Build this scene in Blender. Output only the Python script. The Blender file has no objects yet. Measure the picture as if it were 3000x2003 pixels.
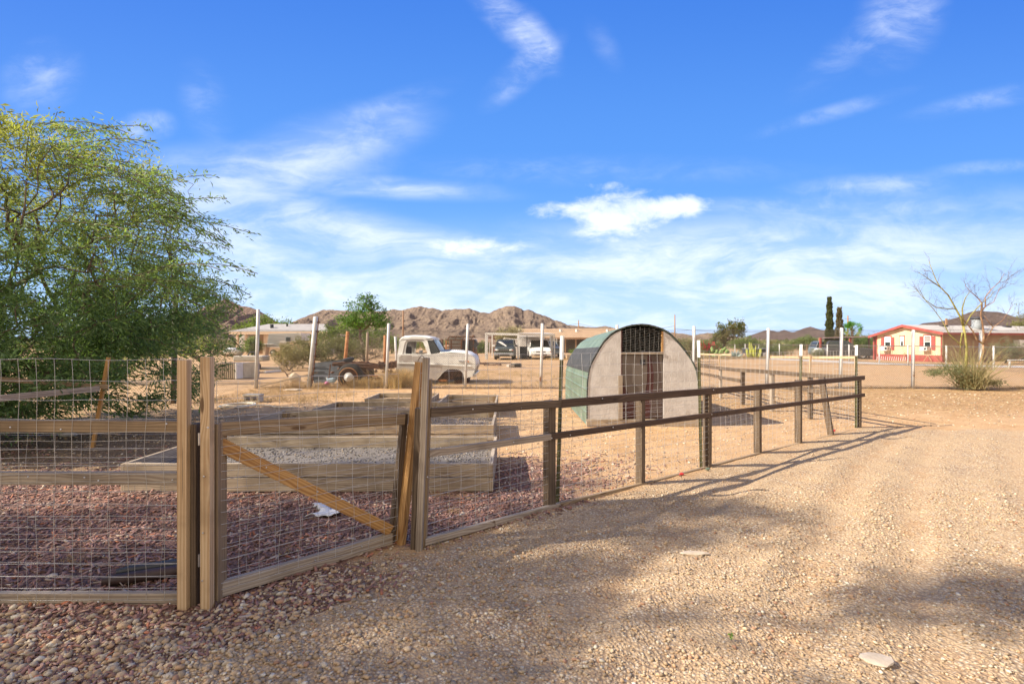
import bpy, math, random
import numpy as np
from mathutils import Vector, noise as mn
R = math.radians
rnd = random.Random(7)
rng = np.random.default_rng(7)
S = bpy.context.scene
C = S.collection
# ---------------------------------------------------------------- camera
H, F = 1.5, 1400.0                      # eye height, focal length in photo pixels (3000 wide)
cam = bpy.data.cameras.new('Camera'); cam.sensor_width = 36; cam.lens = 36 * F / 3000
cam.clip_start = 0.05; cam.clip_end = 12000
camo = bpy.data.objects.new('Camera', cam); C.objects.link(camo)
camo.location = (0, 0, H); camo.rotation_euler = (R(90), 0, 0); S.camera = camo
# ---------------------------------------------------------------- light
SUN_TO = Vector((-1.0, -0.16, 0.74)).normalized()
sun = bpy.data.lights.new('Sun', 'SUN'); sun.energy = 4.6; sun.angle = R(0.53); sun.color = (1.0, 0.90, 0.74)
suno = bpy.data.objects.new('Sun', sun); C.objects.link(suno)
suno.rotation_euler = SUN_TO.to_track_quat('Z', 'Y').to_euler()
S.view_settings.view_transform = 'Standard'; S.view_settings.look = 'None'
S.view_settings.exposure = 1.10; S.view_settings.gamma = 1
W = bpy.data.worlds.new('World'); S.world = W; W.use_nodes = True

class NT:
    def __init__(s, t): s.t = t; t.nodes.clear()
    def n(s, typ, **k):
        a = s.t.nodes.new(typ)
        for q, v in k.items(): setattr(a, q, v)
        return a
    def l(s, a, b): s.t.links.new(a, b)
    def put(s, sock, v):
        if isinstance(v, bpy.types.NodeSocket): s.l(v, sock)
        else: sock.default_value = v
    def m(s, op, a, b=None, c=None, clamp=False):
        q = s.n('ShaderNodeMath', operation=op, use_clamp=clamp); s.put(q.inputs[0], a)
        if b is not None: s.put(q.inputs[1], b)
        if c is not None: s.put(q.inputs[2], c)
        return q.outputs[0]
    def mix(s, f, a, b, mode='MIX'):
        q = s.n('ShaderNodeMix', data_type='RGBA', blend_type=mode); s.put(q.inputs[0], f)
        s.put(q.inputs[6], a if isinstance(a, bpy.types.NodeSocket) else (*a, 1)); s.put(q.inputs[7], b if isinstance(b, bpy.types.NodeSocket) else (*b, 1))
        return q.outputs[2]
    def ramp(s, f, lo, hi):
        q = s.n('ShaderNodeMapRange', interpolation_type='SMOOTHSTEP'); s.put(q.inputs[0], f)
        q.inputs[1].default_value = lo; q.inputs[2].default_value = hi
        return q.outputs[0]
    def xyz(s, x, y, z=0.0):
        q = s.n('ShaderNodeCombineXYZ'); s.put(q.inputs[0], x); s.put(q.inputs[1], y); s.put(q.inputs[2], z); return q.outputs[0]
    def noise(s, vec, scale, detail=4, rough=.55, dist=0.0):
        q = s.n('ShaderNodeTexNoise'); 
        if vec is not None: s.l(vec, q.inputs['Vector'])
        q.inputs['Scale'].default_value = scale; q.inputs['Detail'].default_value = detail
        q.inputs['Roughness'].default_value = rough; q.inputs['Distortion'].default_value = dist
        return q.outputs[0]
    def map(s, vec, scale=(1, 1, 1), loc=(0, 0, 0), rot=(0, 0, 0)):
        q = s.n('ShaderNodeMapping'); s.l(vec, q.inputs[0]); q.inputs[1].default_value = loc
        q.inputs[2].default_value = rot; q.inputs[3].default_value = scale; return q.outputs[0]

FILL_SKY = (.56, .49, .40)
def build_world():
    w = NT(W.node_tree)
    tc = w.n('ShaderNodeTexCoord'); sep = w.n('ShaderNodeSeparateXYZ'); w.l(tc.outputs['Generated'], sep.inputs[0])
    sky = w.n('ShaderNodeTexSky', sky_type='NISHITA'); sky.sun_disc = False
    sky.sun_elevation = math.asin(SUN_TO.z); sky.sun_rotation = math.atan2(SUN_TO.x, SUN_TO.y)
    sky.air_density = 1.0; sky.dust_density = 0.6; sky.ozone_density = 2.0
    x, y, z = sep.outputs
    ay = w.m('MAXIMUM', w.m('ABSOLUTE', y), 0.12)
    u = w.m('DIVIDE', x, ay); v = w.m('DIVIDE', z, ay)
    uv = w.xyz(u, v)
    # deeper blue with height, as a polarised desert sky
    nis = w.mix(1.0, sky.outputs[0], (0.09, 0.09, 0.09), 'MULTIPLY')
    base = w.mix(w.ramp(v, 0.0, .40), (0.160, .335, .62), (0.062, .205, .55))
    base = w.mix(w.ramp(v, 0.25, .85), base, (0.026, .120, .46))
    skyc = w.mix(0.88, nis, base); skyc = w.mix(1.0, skyc, (.90, .90, .90), 'MULTIPLY')
    def blob(px, py, rx, ry, ang, soft=1.0):
        q = w.map(uv, loc=(-(px - 1500) / F, -(1001 - py) / F, 0))
        q = w.map(q, rot=(0, 0, -R(ang)))
        q = w.map(q, scale=(F / rx, F / ry, 0))
        ln = w.n('ShaderNodeVectorMath', operation='LENGTH'); w.l(q, ln.inputs[0])
        f = w.n('ShaderNodeMapRange', interpolation_type='SMOOTHSTEP'); w.l(ln.outputs['Value'], f.inputs[0])
        f.inputs[1].default_value = 1.0; f.inputs[2].default_value = 1.0 - soft; 
        return f.outputs[0]
    warp = w.n('ShaderNodeTexNoise'); w.l(uv, warp.inputs[0]); warp.inputs['Scale'].default_value = 3.0; warp.inputs['Detail'].default_value = 5
    wv = w.n('ShaderNodeVectorMath', operation='MULTIPLY_ADD'); w.l(warp.outputs['Color'], wv.inputs[0]); wv.inputs[1].default_value = (.22, .10, 0); w.l(uv, wv.inputs[2])
    wuv = wv.outputs[0]
    streak = w.noise(w.map(wuv, rot=(0, 0, R(-9)), scale=(1.0, 4.2, 1)), 2.6, 9, .62, .6)
    fine = w.noise(w.map(wuv, rot=(0, 0, R(-9)), scale=(1.0, 2.6, 1)), 9.0, 8, .6, .4)
    wfine = w.noise(w.map(wuv, rot=(0, 0, R(48)), scale=(1.0, 2.0, 1)), 6.0, 9, .62, .5)
    puff = w.noise(w.map(uv, scale=(1, 1.6, 1)), 15.0, 8, .62, .3)
    st = w.m('ADD', w.m('MULTIPLY', streak, .72), w.m('MULTIPLY', fine, .28))
    def add(*a):
        o = a[0]
        for b in a[1:]: o = w.m('ADD', o, b)
        return o
    B = lambda k, *a: w.m('MULTIPLY', blob(*a), k)
    # broad cirrus sheet left of centre and veil above the hills
    c1 = add(B(.75, 960, 425, 400, 130, 14, 1), B(.60, 640, 520, 560, 130, 2, 1), B(.80, 1180, 552, 420, 44, -3, 1), B(.45, 700, 640, 620, 170, -8, 1),
             B(.7, 1100, 690, 560, 90, -12, 1), B(.6, 740, 780, 420, 170, -20, 1), B(.75, 1500, 800, 1200, 190, 2, 1), B(.75, 2500, 720, 1200, 200, 4, 1),
             B(.9, 1900, 920, 3600, 170, 0, 1), B(.5, 2100, 830, 1500, 150, 2, 1))
    m1 = w.m('MULTIPLY', w.m('MINIMUM', c1, 1.0), w.m('ADD', .26, w.m('MULTIPLY', w.ramp(st, .38, .66), .95)))
    m1 = w.m('MULTIPLY', m1, 1.05)
    # wisps
    c2 = add(B(.9, 1480, 50, 230, 70, -46, 1), B(1.0, 1575, 120, 140, 66, -60, 1), B(.8, 1530, 210, 190, 66, 42, 1), B(.9, 2640, 50, 210, 150, 58, 1), B(.3, 2480, 150, 260, 70, 40, 1), B(1.2, 420, 375, 120, 64, 8, 1),
             B(.6, 120, 230, 160, 130, 30, 1), B(.5, 2440, 330, 300, 34, 16, 1), B(.8, 2560, 545, 340, 48, 3, 1), B(.45, 2900, 290, 320, 44, 12, 1), B(.6, 2400, 605, 620, 36, -1, 1),
             B(.2, 1770, 130, 110, 50, -60, 1), B(.5, 2900, 490, 240, 30, 4, 1), B(.35, 600, 300, 90, 160, 20, 1), B(.4, 1100, 330, 300, 60, 20, 1), B(.3, 1700, 500, 900, 60, 0, 1))
    m2 = w.m('MULTIPLY', w.m('MINIMUM', c2, 1.0), w.m('ADD', .12, w.m('MULTIPLY', w.ramp(w.m('ADD', w.m('MULTIPLY', wfine, .6), w.m('MULTIPLY', fine, .4)), .40, .68), 1.15)))
    # the one white puff
    c3 = add(B(1.0, 1840, 612, 270, 74, 2, 1), B(.8, 1990, 607, 170, 52, 6, 1), B(.7, 1640, 618, 150, 44, 0, 1), B(.9, 1790, 665, 170, 62, 4, 1), B(.65, 1390, 722, 260, 52, 2, 1), B(.55, 1770, 545, 100, 24, 0, 1))
    m3 = w.ramp(w.m('ADD', c3, w.m('MULTIPLY', w.m('SUBTRACT', w.m('ADD', w.m('MULTIPLY', puff, .6), w.m('MULTIPLY', fine, .4)), .5), 3.2)), .12, 1.25)
    m3 = w.m('MULTIPLY', m3, w.m('MINIMUM', w.m('MULTIPLY', c3, 4.0), 1.0))
    cm = w.m('MINIMUM', add(w.m('MULTIPLY', m1, .74), w.m('MULTIPLY', m2, .50), w.m('MULTIPLY', m3, .92)), .95)
    cm = w.m('MULTIPLY', cm, w.m('GREATER_THAN', z, -.02)); cm = w.m('MULTIPLY', cm, w.ramp(y, .05, .2))
    veil = w.m('MULTIPLY', w.ramp(v, .30, .0), .35)
    col = w.mix(veil, skyc, (.33, .44, .60))
    col = w.mix(cm, col, (.50, .54, .60))
    # warm pale sky added behind the camera as fill light
    col = w.mix(w.m('MULTIPLY', w.ramp(y, .1, -.35), .9), col, FILL_SKY)
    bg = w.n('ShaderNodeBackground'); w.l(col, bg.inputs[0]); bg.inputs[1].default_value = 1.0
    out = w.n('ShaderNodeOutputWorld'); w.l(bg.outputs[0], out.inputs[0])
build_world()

# ---------------------------------------------------------------- materials
MATS = {}
def _pb(name):
    m = bpy.data.materials.new(name); m.use_nodes = True
    t = NT(m.node_tree); p = t.n('ShaderNodeBsdfPrincipled'); o = t.n('ShaderNodeOutputMaterial'); t.l(p.outputs[0], o.inputs[0])
    MATS[name] = m
    return m, t, p, o
def bumpn(t, p, h, strength, dist=.01):
    b = t.n('ShaderNodeBump'); b.inputs['Strength'].default_value = strength; b.inputs['Distance'].default_value = dist
    t.l(h, b.inputs['Height']); t.l(b.outputs[0], p.inputs['Normal'])
def mat(name, a, b=None, rough=.7, scale=6, lo=.35, hi=.65, bump=.15, bscale=None, metal=0, dist=.01, c=None, cscale=2.0, clo=.6, chi=.7, spec=.4, stretch=(1, 1, 1)):
    m, t, p, o = _pb(name); tc = t.n('ShaderNodeTexCoord').outputs['Object']
    vec = t.map(tc, scale=stretch)
    b = b or tuple(min(1, x * 1.25) for x in a)
    n = t.noise(vec, scale, 6, .6)
    col = t.mix(t.ramp(n, lo, hi), a, b)
    if c: col = t.mix(t.ramp(t.noise(vec, cscale, 7, .65), clo, chi), col, c)
    t.l(col, p.inputs['Base Color']); p.inputs['Roughness'].default_value = rough; p.inputs['Metallic'].default_value = metal
    p.inputs['Specular IOR Level'].default_value = spec
    if bump: bumpn(t, p, t.noise(vec, bscale or scale * 6, 5, .6), bump, dist)
    return m
def wood(name, a, b, knot=(.10, .055, .03), rough=.8, grain=1.0, wet=None):
    m, t, p, o = _pb(name); uv = t.n('ShaderNodeTexCoord').outputs['UV']
    kn = t.n('ShaderNodeTexVoronoi'); kn.feature = 'F1'; t.l(t.map(uv, scale=(2.1, 9, 1)), kn.inputs['Vector']); kn.inputs['Scale'].default_value = 1.0
    kd = kn.outputs['Distance']
    wv = t.n('ShaderNodeVectorMath', operation='ADD'); t.l(uv, wv.inputs[0])
    off = t.m('MULTIPLY', t.m('SUBTRACT', 1.0, t.ramp(kd, 0.05, .5)), .03); t.l(t.xyz(0.0, off), wv.inputs[1])
    g1 = t.noise(t.map(wv.outputs[0], scale=(1.3, 26 * grain, 1)), 1.0, 5, .6, .35)
    g2 = t.noise(t.map(wv.outputs[0], scale=(5, 260, 1)), 1.0, 3, .6)
    ring = t.n('ShaderNodeTexWave', wave_type='BANDS', bands_direction='Y'); t.l(t.map(wv.outputs[0], scale=(.5, 16, 1)), ring.inputs[0])
    ring.inputs['Scale'].default_value = 1; ring.inputs['Distortion'].default_value = 5; ring.inputs['Detail'].default_value = 2; ring.inputs['Detail Scale'].default_value = .8
    f = t.m('ADD', t.m('MULTIPLY', g1, .6), t.m('ADD', t.m('MULTIPLY', g2, .2), t.m('MULTIPLY', ring.outputs[0], .2)))
    col = t.mix(t.ramp(f, .34, .66), a, b)
    col = t.mix(t.m('MULTIPLY', t.m('SUBTRACT', 1.0, t.ramp(kd, .07, .13)), .85), col, knot)
    col = t.mix(t.m('MULTIPLY', t.ramp(t.noise(uv, 3.0, 4), .48, .7), .45), col, tuple(x * .55 for x in a))
    ck = t.ramp(t.noise(t.map(uv, scale=(.9, 90, 1)), 1.0, 2, .4), .69, .74)
    col = t.mix(t.m('MULTIPLY', ck, .7), col, tuple(x * .3 for x in a))
    t.l(col, p.inputs['Base Color']); p.inputs['Roughness'].default_value = rough; p.inputs['Specular IOR Level'].default_value = .25
    bumpn(t, p, t.m('SUBTRACT', f, ck), .35, .003)
    return m
def attrmat(name, rough=.7, transl=0.0, bump=0, bscale=80, spec=.3, tint=(1, 1, 1)):
    m, t, p, o = _pb(name); a = t.n('ShaderNodeAttribute'); a.attribute_name = 'col'
    c = t.mix(1.0, a.outputs['Color'], tint, 'MULTIPLY')
    if bump:
        tc = t.n('ShaderNodeTexCoord').outputs['Object']; nn = t.noise(tc, bscale, 4)
        c = t.mix(t.m('MULTIPLY', t.ramp(nn, .3, .7), .35), c, (.16, .11, .08)); bumpn(t, p, nn, bump, .003)
    t.l(c, p.inputs['Base Color']); p.inputs['Roughness'].default_value = rough; p.inputs['Specular IOR Level'].default_value = spec
    if transl:
        tr = t.n('ShaderNodeBsdfTranslucent'); t.l(t.mix(1.0, c, (1.25, 1.3, .6), 'MULTIPLY'), tr.inputs[0])
        mx = t.n('ShaderNodeMixShader'); mx.inputs[0].default_value = transl; t.l(p.outputs[0], mx.inputs[1]); t.l(tr.outputs[0], mx.inputs[2]); t.l(mx.outputs[0], o.inputs[0])
    return m
def glass(name, col=(.05, .07, .08), a=.35):
    m, t, p, o = _pb(name); p.inputs['Base Color'].default_value = (*col, 1); p.inputs['Roughness'].default_value = .06; p.inputs['Specular IOR Level'].default_value = .8
    tr = t.n('ShaderNodeBsdfTransparent'); tr.inputs[0].default_value = (.8, .86, .86, 1)
    mx = t.n('ShaderNodeMixShader'); mx.inputs[0].default_value = a; t.l(p.outputs[0], mx.inputs[1]); t.l(tr.outputs[0], mx.inputs[2]); t.l(mx.outputs[0], o.inputs[0])
    return m
w_new = wood('pine_fresh', (.44, .285, .155), (.62, .46, .29))
w_gate = wood('pine_amber', (.34, .17, .06), (.56, .33, .13), grain=.8)
w_grey = wood('pine_grey', (.25, .195, .15), (.43, .36, .285))
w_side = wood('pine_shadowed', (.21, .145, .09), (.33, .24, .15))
w_post = wood('post_brown', (.08, .055, .038), (.165, .12, .082))
w_dark = wood('pine_in_shade', (.055, .034, .025), (.115, .075, .052), knot=(.03, .02, .015))  # shade on the front fence's near face put into the wood colour
w_bed = wood('bed_boards', (.25, .19, .135), (.47, .385, .29))
w_bark = mat('bark', (.09, .065, .045), (.20, .15, .11), rough=.9, scale=14, bump=.5)
w_barkg = mat('bark_green', (.24, .22, .05), (.38, .34, .12), rough=.8, scale=10, bump=.3)
w_barko = mat('bark_orange', (.24, .13, .07), (.40, .25, .15), rough=.8, scale=10, bump=.3)
m_wire = mat('galvanised_wire', (.45, .43, .41), (.62, .60, .57), rough=.45, scale=20, bump=0, metal=.35, spec=.6)
m_link = mat('chain_link_wire', (.11, .095, .08), (.20, .18, .155), rough=.6, scale=3, bump=0, metal=.3)
m_pipe = mat('white_pipe_paint', (.46, .455, .45), (.62, .61, .60), rough=.5, scale=5, bump=.1, c=(.28, .13, .06), cscale=3.5, clo=.60, chi=.68, stretch=(1, 1, .5))
m_whitep = mat('stake_white', (.78, .78, .77), (.86, .86, .85), rough=.5, bump=.05)
m_tgreen = mat('stake_green', (.065, .060, .028), (.115, .108, .05), rough=.5, scale=8, bump=.1)
m_rust = mat('rust', (.065, .032, .02), (.16, .075, .042), rough=.9, scale=12, bump=.3)
m_rusto = mat('rust_orange', (.30, .12, .04), (.45, .22, .10), rough=.9, scale=9, bump=.3)
m_steel = mat('zinc', (.55, .55, .55), (.75, .75, .74), rough=.35, metal=.8, bump=.05)
m_tire = mat('rubber', (.018, .017, .016), (.035, .032, .03), rough=.85, scale=12, bump=.3)
m_black = mat('black_plastic', (.02, .02, .022), (.035, .035, .04), rough=.5, bump=.05)
m_inside = mat('cab_interior', (.05, .05, .05), (.09, .085, .08), rough=.9)
m_pick = mat('pickup_paint', (.72, .70, .66), (.84, .83, .80), rough=.5, scale=3, bump=.12, bscale=5, dist=.05, c=(.42, .34, .27), cscale=3.5, clo=.62, chi=.72)
m_prim = mat('pickup_primer_shade', (.42, .37, .34), (.53, .48, .44), rough=.7, scale=4, bump=.25, bscale=3, dist=.06, c=(.64, .62, .58), cscale=3, clo=.60, chi=.64)
m_bluep = mat('hood_blue_patch', (.10, .16, .22), (.18, .25, .30), rough=.5, bump=.1)
m_glass = glass('auto_glass'); m_dglass = glass('dark_glass', (.02, .03, .03), .10)
m_chrome = mat('chrome', (.55, .56, .58), (.7, .7, .72), rough=.2, metal=.9, bump=0)
m_stucco = mat('stucco', (.47, .435, .415), (.57, .535, .515), rough=.9, scale=5, c=(.38, .33, .29), cscale=2.2, clo=.55, chi=.72, bump=.5, bscale=36, dist=.02)
m_ngreen = mat('green_sheet', (.095, .135, .10), (.15, .20, .15), rough=.55, scale=2.5, bump=.1, c=(.22, .27, .21), cscale=7, clo=.62, chi=.72)
m_tar = mat('black_membrane', (.030, .031, .032), (.055, .055, .055), rough=.8, bump=.3)
m_taupe = mat('door_taupe', (.115, .092, .08), (.145, .118, .10), rough=.6, scale=2, bump=.05)
m_maroon = mat('door_maroon', (.05, .014, .014), (.07, .022, .02), rough=.5, scale=2, bump=.05)
m_dbrown = mat('door_dark_brown', (.065, .045, .04), (.09, .062, .055), rough=.5, scale=2, bump=.05)
m_conc = mat('concrete', (.40, .36, .31), (.52, .48, .42), rough=.9, scale=8, bump=.3)
m_stone = mat('pale_stone', (.46, .37, .27), (.58, .48, .37), rough=.9, scale=9, bump=.35)
m_brick = mat('brick', (.38, .12, .06), (.48, .19, .11), rough=.9, scale=14, bump=.4)
m_rag = mat('white_rag', (.62, .61, .60), (.72, .71, .70), rough=.9, scale=20, bump=.3)
m_hose = mat('hose', (.62, .56, .45), (.70, .64, .53), rough=.5, bump=0)
m_pink = mat('pink_plastic', (.62, .14, .34), (.70, .22, .42), rough=.45, bump=0)
m_pipebr = mat('dark_pipe', (.035, .02, .016), (.07, .04, .032), rough=.5, scale=6, bump=.2)
m_slate = mat('grey_panel', (.030, .034, .042), (.055, .06, .07), rough=.6, scale=5, bump=.2)
m_roofg = mat('shingle_grey', (.27, .25, .235), (.35, .33, .31), rough=.9, scale=2, bump=.4, stretch=(1, 1, 4))
m_rooft = mat('shingle_tan', (.38, .24, .135), (.46, .31, .18), rough=.9, scale=2, bump=.4)
m_roofw = mat('roof_white', (.40, .365, .32), (.49, .45, .40), rough=.8, scale=.8, bump=.2)
m_cream = mat('house_cream', (.66, .50, .37), (.72, .56, .42), rough=.9, scale=1, bump=.1)
m_yell = mat('siding_yellow', (.70, .52, .33), (.76, .58, .39), rough=.8, scale=1, bump=.1, stretch=(8, 1, .3))
m_red = mat('trim_red', (.30, .055, .045), (.38, .085, .07), rough=.7, scale=3, bump=.1)
m_brown = mat('wall_brown', (.26, .15, .085), (.33, .20, .12), rough=.9, scale=1.5, bump=.1)
m_dwall = mat('wall_dark', (.07, .052, .042), (.10, .075, .06), rough=.9, bump=.1)
m_white = mat('white_enamel', (.66, .65, .63), (.76, .75, .73), rough=.5, scale=4, bump=.05)
m_suv = mat('paint_dark_green', (.045, .055, .045), (.07, .08, .065), rough=.35, bump=0)
m_silver = mat('paint_silver', (.30, .31, .32), (.38, .39, .40), rough=.35, metal=.3, bump=0)
m_van = mat('paint_white', (.74, .73, .70), (.80, .79, .77), rough=.3, bump=0)
m_bcar = mat('paint_blue_grey', (.14, .18, .21), (.19, .23, .26), rough=.4, bump=0)
m_bk = mat('paint_black', (.03, .03, .034), (.05, .05, .055), rough=.35, bump=0)
m_lamp = mat('lens_clear', (.62, .62, .60), (.75, .75, .72), rough=.15, bump=0)
m_amber = mat('lens_amber', (.75, .22, .03), (.8, .28, .05), rough=.3, bump=0)
m_redl = mat('marker_red', (.5, .03, .03), (.6, .05, .05), rough=.3, bump=0)
m_stem = mat('cactus_skin', (.30, .33, .05), (.45, .45, .10), rough=.7, scale=12, bump=.3)
m_leaf = attrmat('leaf', .6, .45)
m_leafo = attrmat('leaf_matte', .75, .15)
m_pebble = attrmat('pebble', .85, 0, .4, 140, .25)
m_chip = attrmat('bark_chip', .9, 0, 0, 0, .2)
m_straw = attrmat('straw', .8, .2)

# ---------------------------------------------------------------- geometry helpers
ORG = {}
def G(px, py, z=0.0):                       # photo pixel of a point at height z -> place in the world
    d = (H - z) * F / (py - 1001.0); return Vector(((px - 1500) / F * d, d, z))
def D(px, py, d): return Vector(((px - 1500) / F * d, d, H - (py - 1001) * d / F))
def tag(o, label, cat, group=None, kind=None):
    if label: o['label'] = label
    if cat: o['category'] = cat
    if group: o['group'] = group
    if kind: o['kind'] = kind
    return o
def thing(name, label, cat, loc=(0, 0, 0), rz=0, group=None, local=False):
    o = bpy.data.objects.new(name, None); C.objects.link(o); o.location = loc; o.rotation_euler = (0, 0, rz); o.empty_display_size = .2
    ORG[o.name] = Vector((0, 0, 0)) if local else Vector(loc)
    return tag(o, label, cat, group)
def dup(root, loc, rz, label, group=None):
    r = root.copy(); C.objects.link(r); r.location = loc; r.rotation_euler = (0, 0, rz); r['label'] = label
    if group: r['group'] = group
    for ch in list(root.children):
        c = ch.copy(); C.objects.link(c); c.parent = r
        for g in list(ch.children):
            d = g.copy(); C.objects.link(d); d.parent = c
    return r
def npmesh(name, V, Fc, m, parent=None, cols=None, smooth=False, uv=None):
    V = np.asarray(V, dtype=np.float32).reshape(-1, 3); Fc = np.asarray(Fc, dtype=np.int32)
    me = bpy.data.meshes.new(name); n, k = Fc.shape
    org = ORG.get(parent.name, Vector((0, 0, 0))) if parent else Vector((0, 0, 0))
    V = V - np.array(org, dtype=np.float32)
    me.vertices.add(len(V)); me.vertices.foreach_set('co', V.ravel())
    me.loops.add(n * k); me.loops.foreach_set('vertex_index', Fc.ravel())
    me.polygons.add(n); me.polygons.foreach_set('loop_start', np.arange(0, n * k, k, dtype=np.int32))
    me.update(calc_edges=True)
    if smooth: me.polygons.foreach_set('use_smooth', np.ones(n, dtype=bool))
    if cols is not None:
        cols = np.asarray(cols, dtype=np.float32)
        if cols.shape[1] == 3: cols = np.hstack([cols, np.ones((len(cols), 1), np.float32)])
        a = me.color_attributes.new('col', 'FLOAT_COLOR', 'POINT'); a.data.foreach_set('color', cols.ravel())
    me.materials.append(m); me.validate()
    o = bpy.data.objects.new(name, me); C.objects.link(o)
    if parent: o.parent = parent; ORG[o.name] = org
    return o
class MB:
    def __init__(s): s.v = []; s.f = []; s.uv = []
    def face(s, idx, uvs=None): s.f.append(tuple(idx)); s.uv.append(uvs or [(0, 0)] * len(idx))
    def beam(s, a, b, w, h, up=(0, 0, 1), b2=None, twist=0, seg=1, wob=0.0):
        """board from a to b, w wide (sideways), h high (along up)"""
        a = Vector(a); b = Vector(b); d = (b - a); L = d.length; d = d.normalized(); up = Vector(up)
        if abs(d.dot(up)) > .98: up = Vector((0, 1, 0)) if abs(d.y) < .9 else Vector((1, 0, 0))
        sx = d.cross(up).normalized(); sz = sx.cross(d).normalized()
        i0 = len(s.v); u0 = rnd.uniform(0, 40); v0 = rnd.uniform(0, 40)
        bow = rnd.uniform(-1, 1) * wob
        for k in range(seg + 1):
            t = k / seg; c = a.lerp(b, t) + sz * (bow * math.sin(math.pi * t)) + sx * (bow * .6 * math.sin(math.pi * t))
            for (p, q) in ((-1, -1), (1, -1), (1, 1), (-1, 1)): s.v.append(c + sx * (p * w / 2) + sz * (q * h / 2))
        for k in range(seg):
            j = i0 + k * 4; ua = u0 + L * k / seg; ub = u0 + L * (k + 1) / seg; vv = v0
            for q in range(4):
                e = w if q % 2 == 0 else h; q2 = (q + 1) % 4
                s.face((j + q, j + q2, j + 4 + q2, j + 4 + q), [(ua, vv), (ua, vv + e), (ub, vv + e), (ub, vv)]); vv += e + .37
        e = i0 + seg * 4
        s.face((i0 + 3, i0 + 2, i0 + 1, i0), [(u0, v0), (u0 + .01, v0 + w), (u0 + .04, v0 + w), (u0 + .04, v0)])
        s.face((e, e + 1, e + 2, e + 3), [(u0, v0), (u0 + .01, v0 + w), (u0 + .04, v0 + w), (u0 + .04, v0)])
        return s
    def box(s, c, size, rz=0):
        c = Vector(c); dx = Vector((math.cos(rz), math.sin(rz), 0)) * (size[0] / 2)
        return s.beam(c - dx, c + dx, size[1], size[2])
    def tube(s, pts, r, n=8, cap=True):
        pts = [Vector(p) for p in pts]; rs = r if isinstance(r, (list, tuple)) else [r] * len(pts)
        i0 = len(s.v); px = None
        for k, p in enumerate(pts):
            d = (pts[min(k + 1, len(pts) - 1)] - pts[max(k - 1, 0)])
            d = d.normalized() if d.length > 1e-9 else Vector((0, 0, 1))
            if px is None: px = d.orthogonal().normalized()
            px = (px - d * px.dot(d)); px = px.normalized() if px.length > 1e-6 else d.orthogonal().normalized()
            py = d.cross(px)
            for q in range(n):
                an = 2 * math.pi * q / n; s.v.append(p + (px * math.cos(an) + py * math.sin(an)) * rs[k])
        for k in range(len(pts) - 1):
            for q in range(n):
                q2 = (q + 1) % n; j = i0 + k * n; s.face((j + q, j + q2, j + n + q2, j + n + q))
        if cap:
            s.face([i0 + q for q in reversed(range(n))]); e = i0 + (len(pts) - 1) * n; s.face([e + q for q in range(n)])
        return s
    def prism(s, outline, ext):
        """outline: list of points, ext: extrusion vector"""
        ext = Vector(ext); n = len(outline); i0 = len(s.v)
        for p in outline: s.v.append(Vector(p))
        for p in outline: s.v.append(Vector(p) + ext)
        s.face([i0 + q for q in reversed(range(n))]); s.face([i0 + n + q for q in range(n)])
        for q in range(n):
            q2 = (q + 1) % n; s.face((i0 + q, i0 + q2, i0 + n + q2, i0 + n + q))
        return s
    def loft(s, rings, close=True, cap=True):
        n = len(rings[0]); i0 = len(s.v)
        for r in rings:
            for p in r: s.v.append(Vector(p))
        for k in range(len(rings) - 1):
            for q in range(n if close else n - 1):
                q2 = (q + 1) % n; j = i0 + k * n; s.face((j + q, j + q2, j + n + q2, j + n + q))
        if cap:
            s.face([i0 + q for q in reversed(range(n))]); e = i0 + (len(rings) - 1) * n; s.face([e + q for q in range(n)])
        return s
    def lathe(s, prof, c=(0, 0, 0), axis='z', n=20, arc=2 * math.pi):
        c = Vector(c); i0 = len(s.v)
        for (r, h) in prof:
            for q in range(n):
                a = arc * q / n
                p = {'z': (r * math.cos(a), r * math.sin(a), h), 'y': (r * math.cos(a), h, r * math.sin(a)), 'x': (h, r * math.cos(a), r * math.sin(a))}[axis]
                s.v.append(c + Vector(p))
        for k in range(len(prof) - 1):
            for q in range(n):
                q2 = (q + 1) % n; j = i0 + k * n; s.face((j + q, j + q2, j + n + q2, j + n + q))
        return s
    def blob(s, c, size, seed=0, amp=.2, sub=2, flat=0):
        import bmesh
        b = bmesh.new(); bmesh.ops.create_icosphere(b, subdivisions=sub, radius=1); c = Vector(c); i0 = len(s.v)
        for v in b.verts:
            p = v.co * (1 + amp * mn.noise(v.co * 1.6 + Vector((seed * 3.1, 0, seed)))); s.v.append(c + Vector((p.x * size[0], p.y * size[1], p.z * size[2])))
        for f in b.faces: s.face([i0 + v.index for v in f.verts])
        b.free(); return s
    def build(s, name, m, parent=None, smooth=False, bevel=0, label=None):
        import bmesh
        org = ORG.get(parent.name, Vector((0, 0, 0))) if parent else Vector((0, 0, 0))
        me = bpy.data.meshes.new(name); me.from_pydata([v - org for v in s.v], [], s.f); me.update()
        ul = me.uv_layers.new(name='UVMap'); flat = [c for f in s.uv for uvp in f for c in uvp]
        if len(flat) == len(me.loops) * 2: ul.data.foreach_set('uv', flat)
        b = bmesh.new(); b.from_mesh(me); bmesh.ops.recalc_face_normals(b, faces=b.faces); b.to_mesh(me); b.free()
        me.materials.append(m)
        if smooth: me.polygons.foreach_set('use_smooth', [True] * len(me.polygons))
        o = bpy.data.objects.new(name, me); C.objects.link(o)
        if bevel:
            bv = o.modifiers.new('bevel', 'BEVEL'); bv.width = bevel; bv.segments = 2; bv.limit_method = 'ANGLE'; bv.angle_limit = R(40); bv.harden_normals = False
        if parent: o.parent = parent; ORG[o.name] = org
        if label: o['label'] = label
        return o
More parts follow.
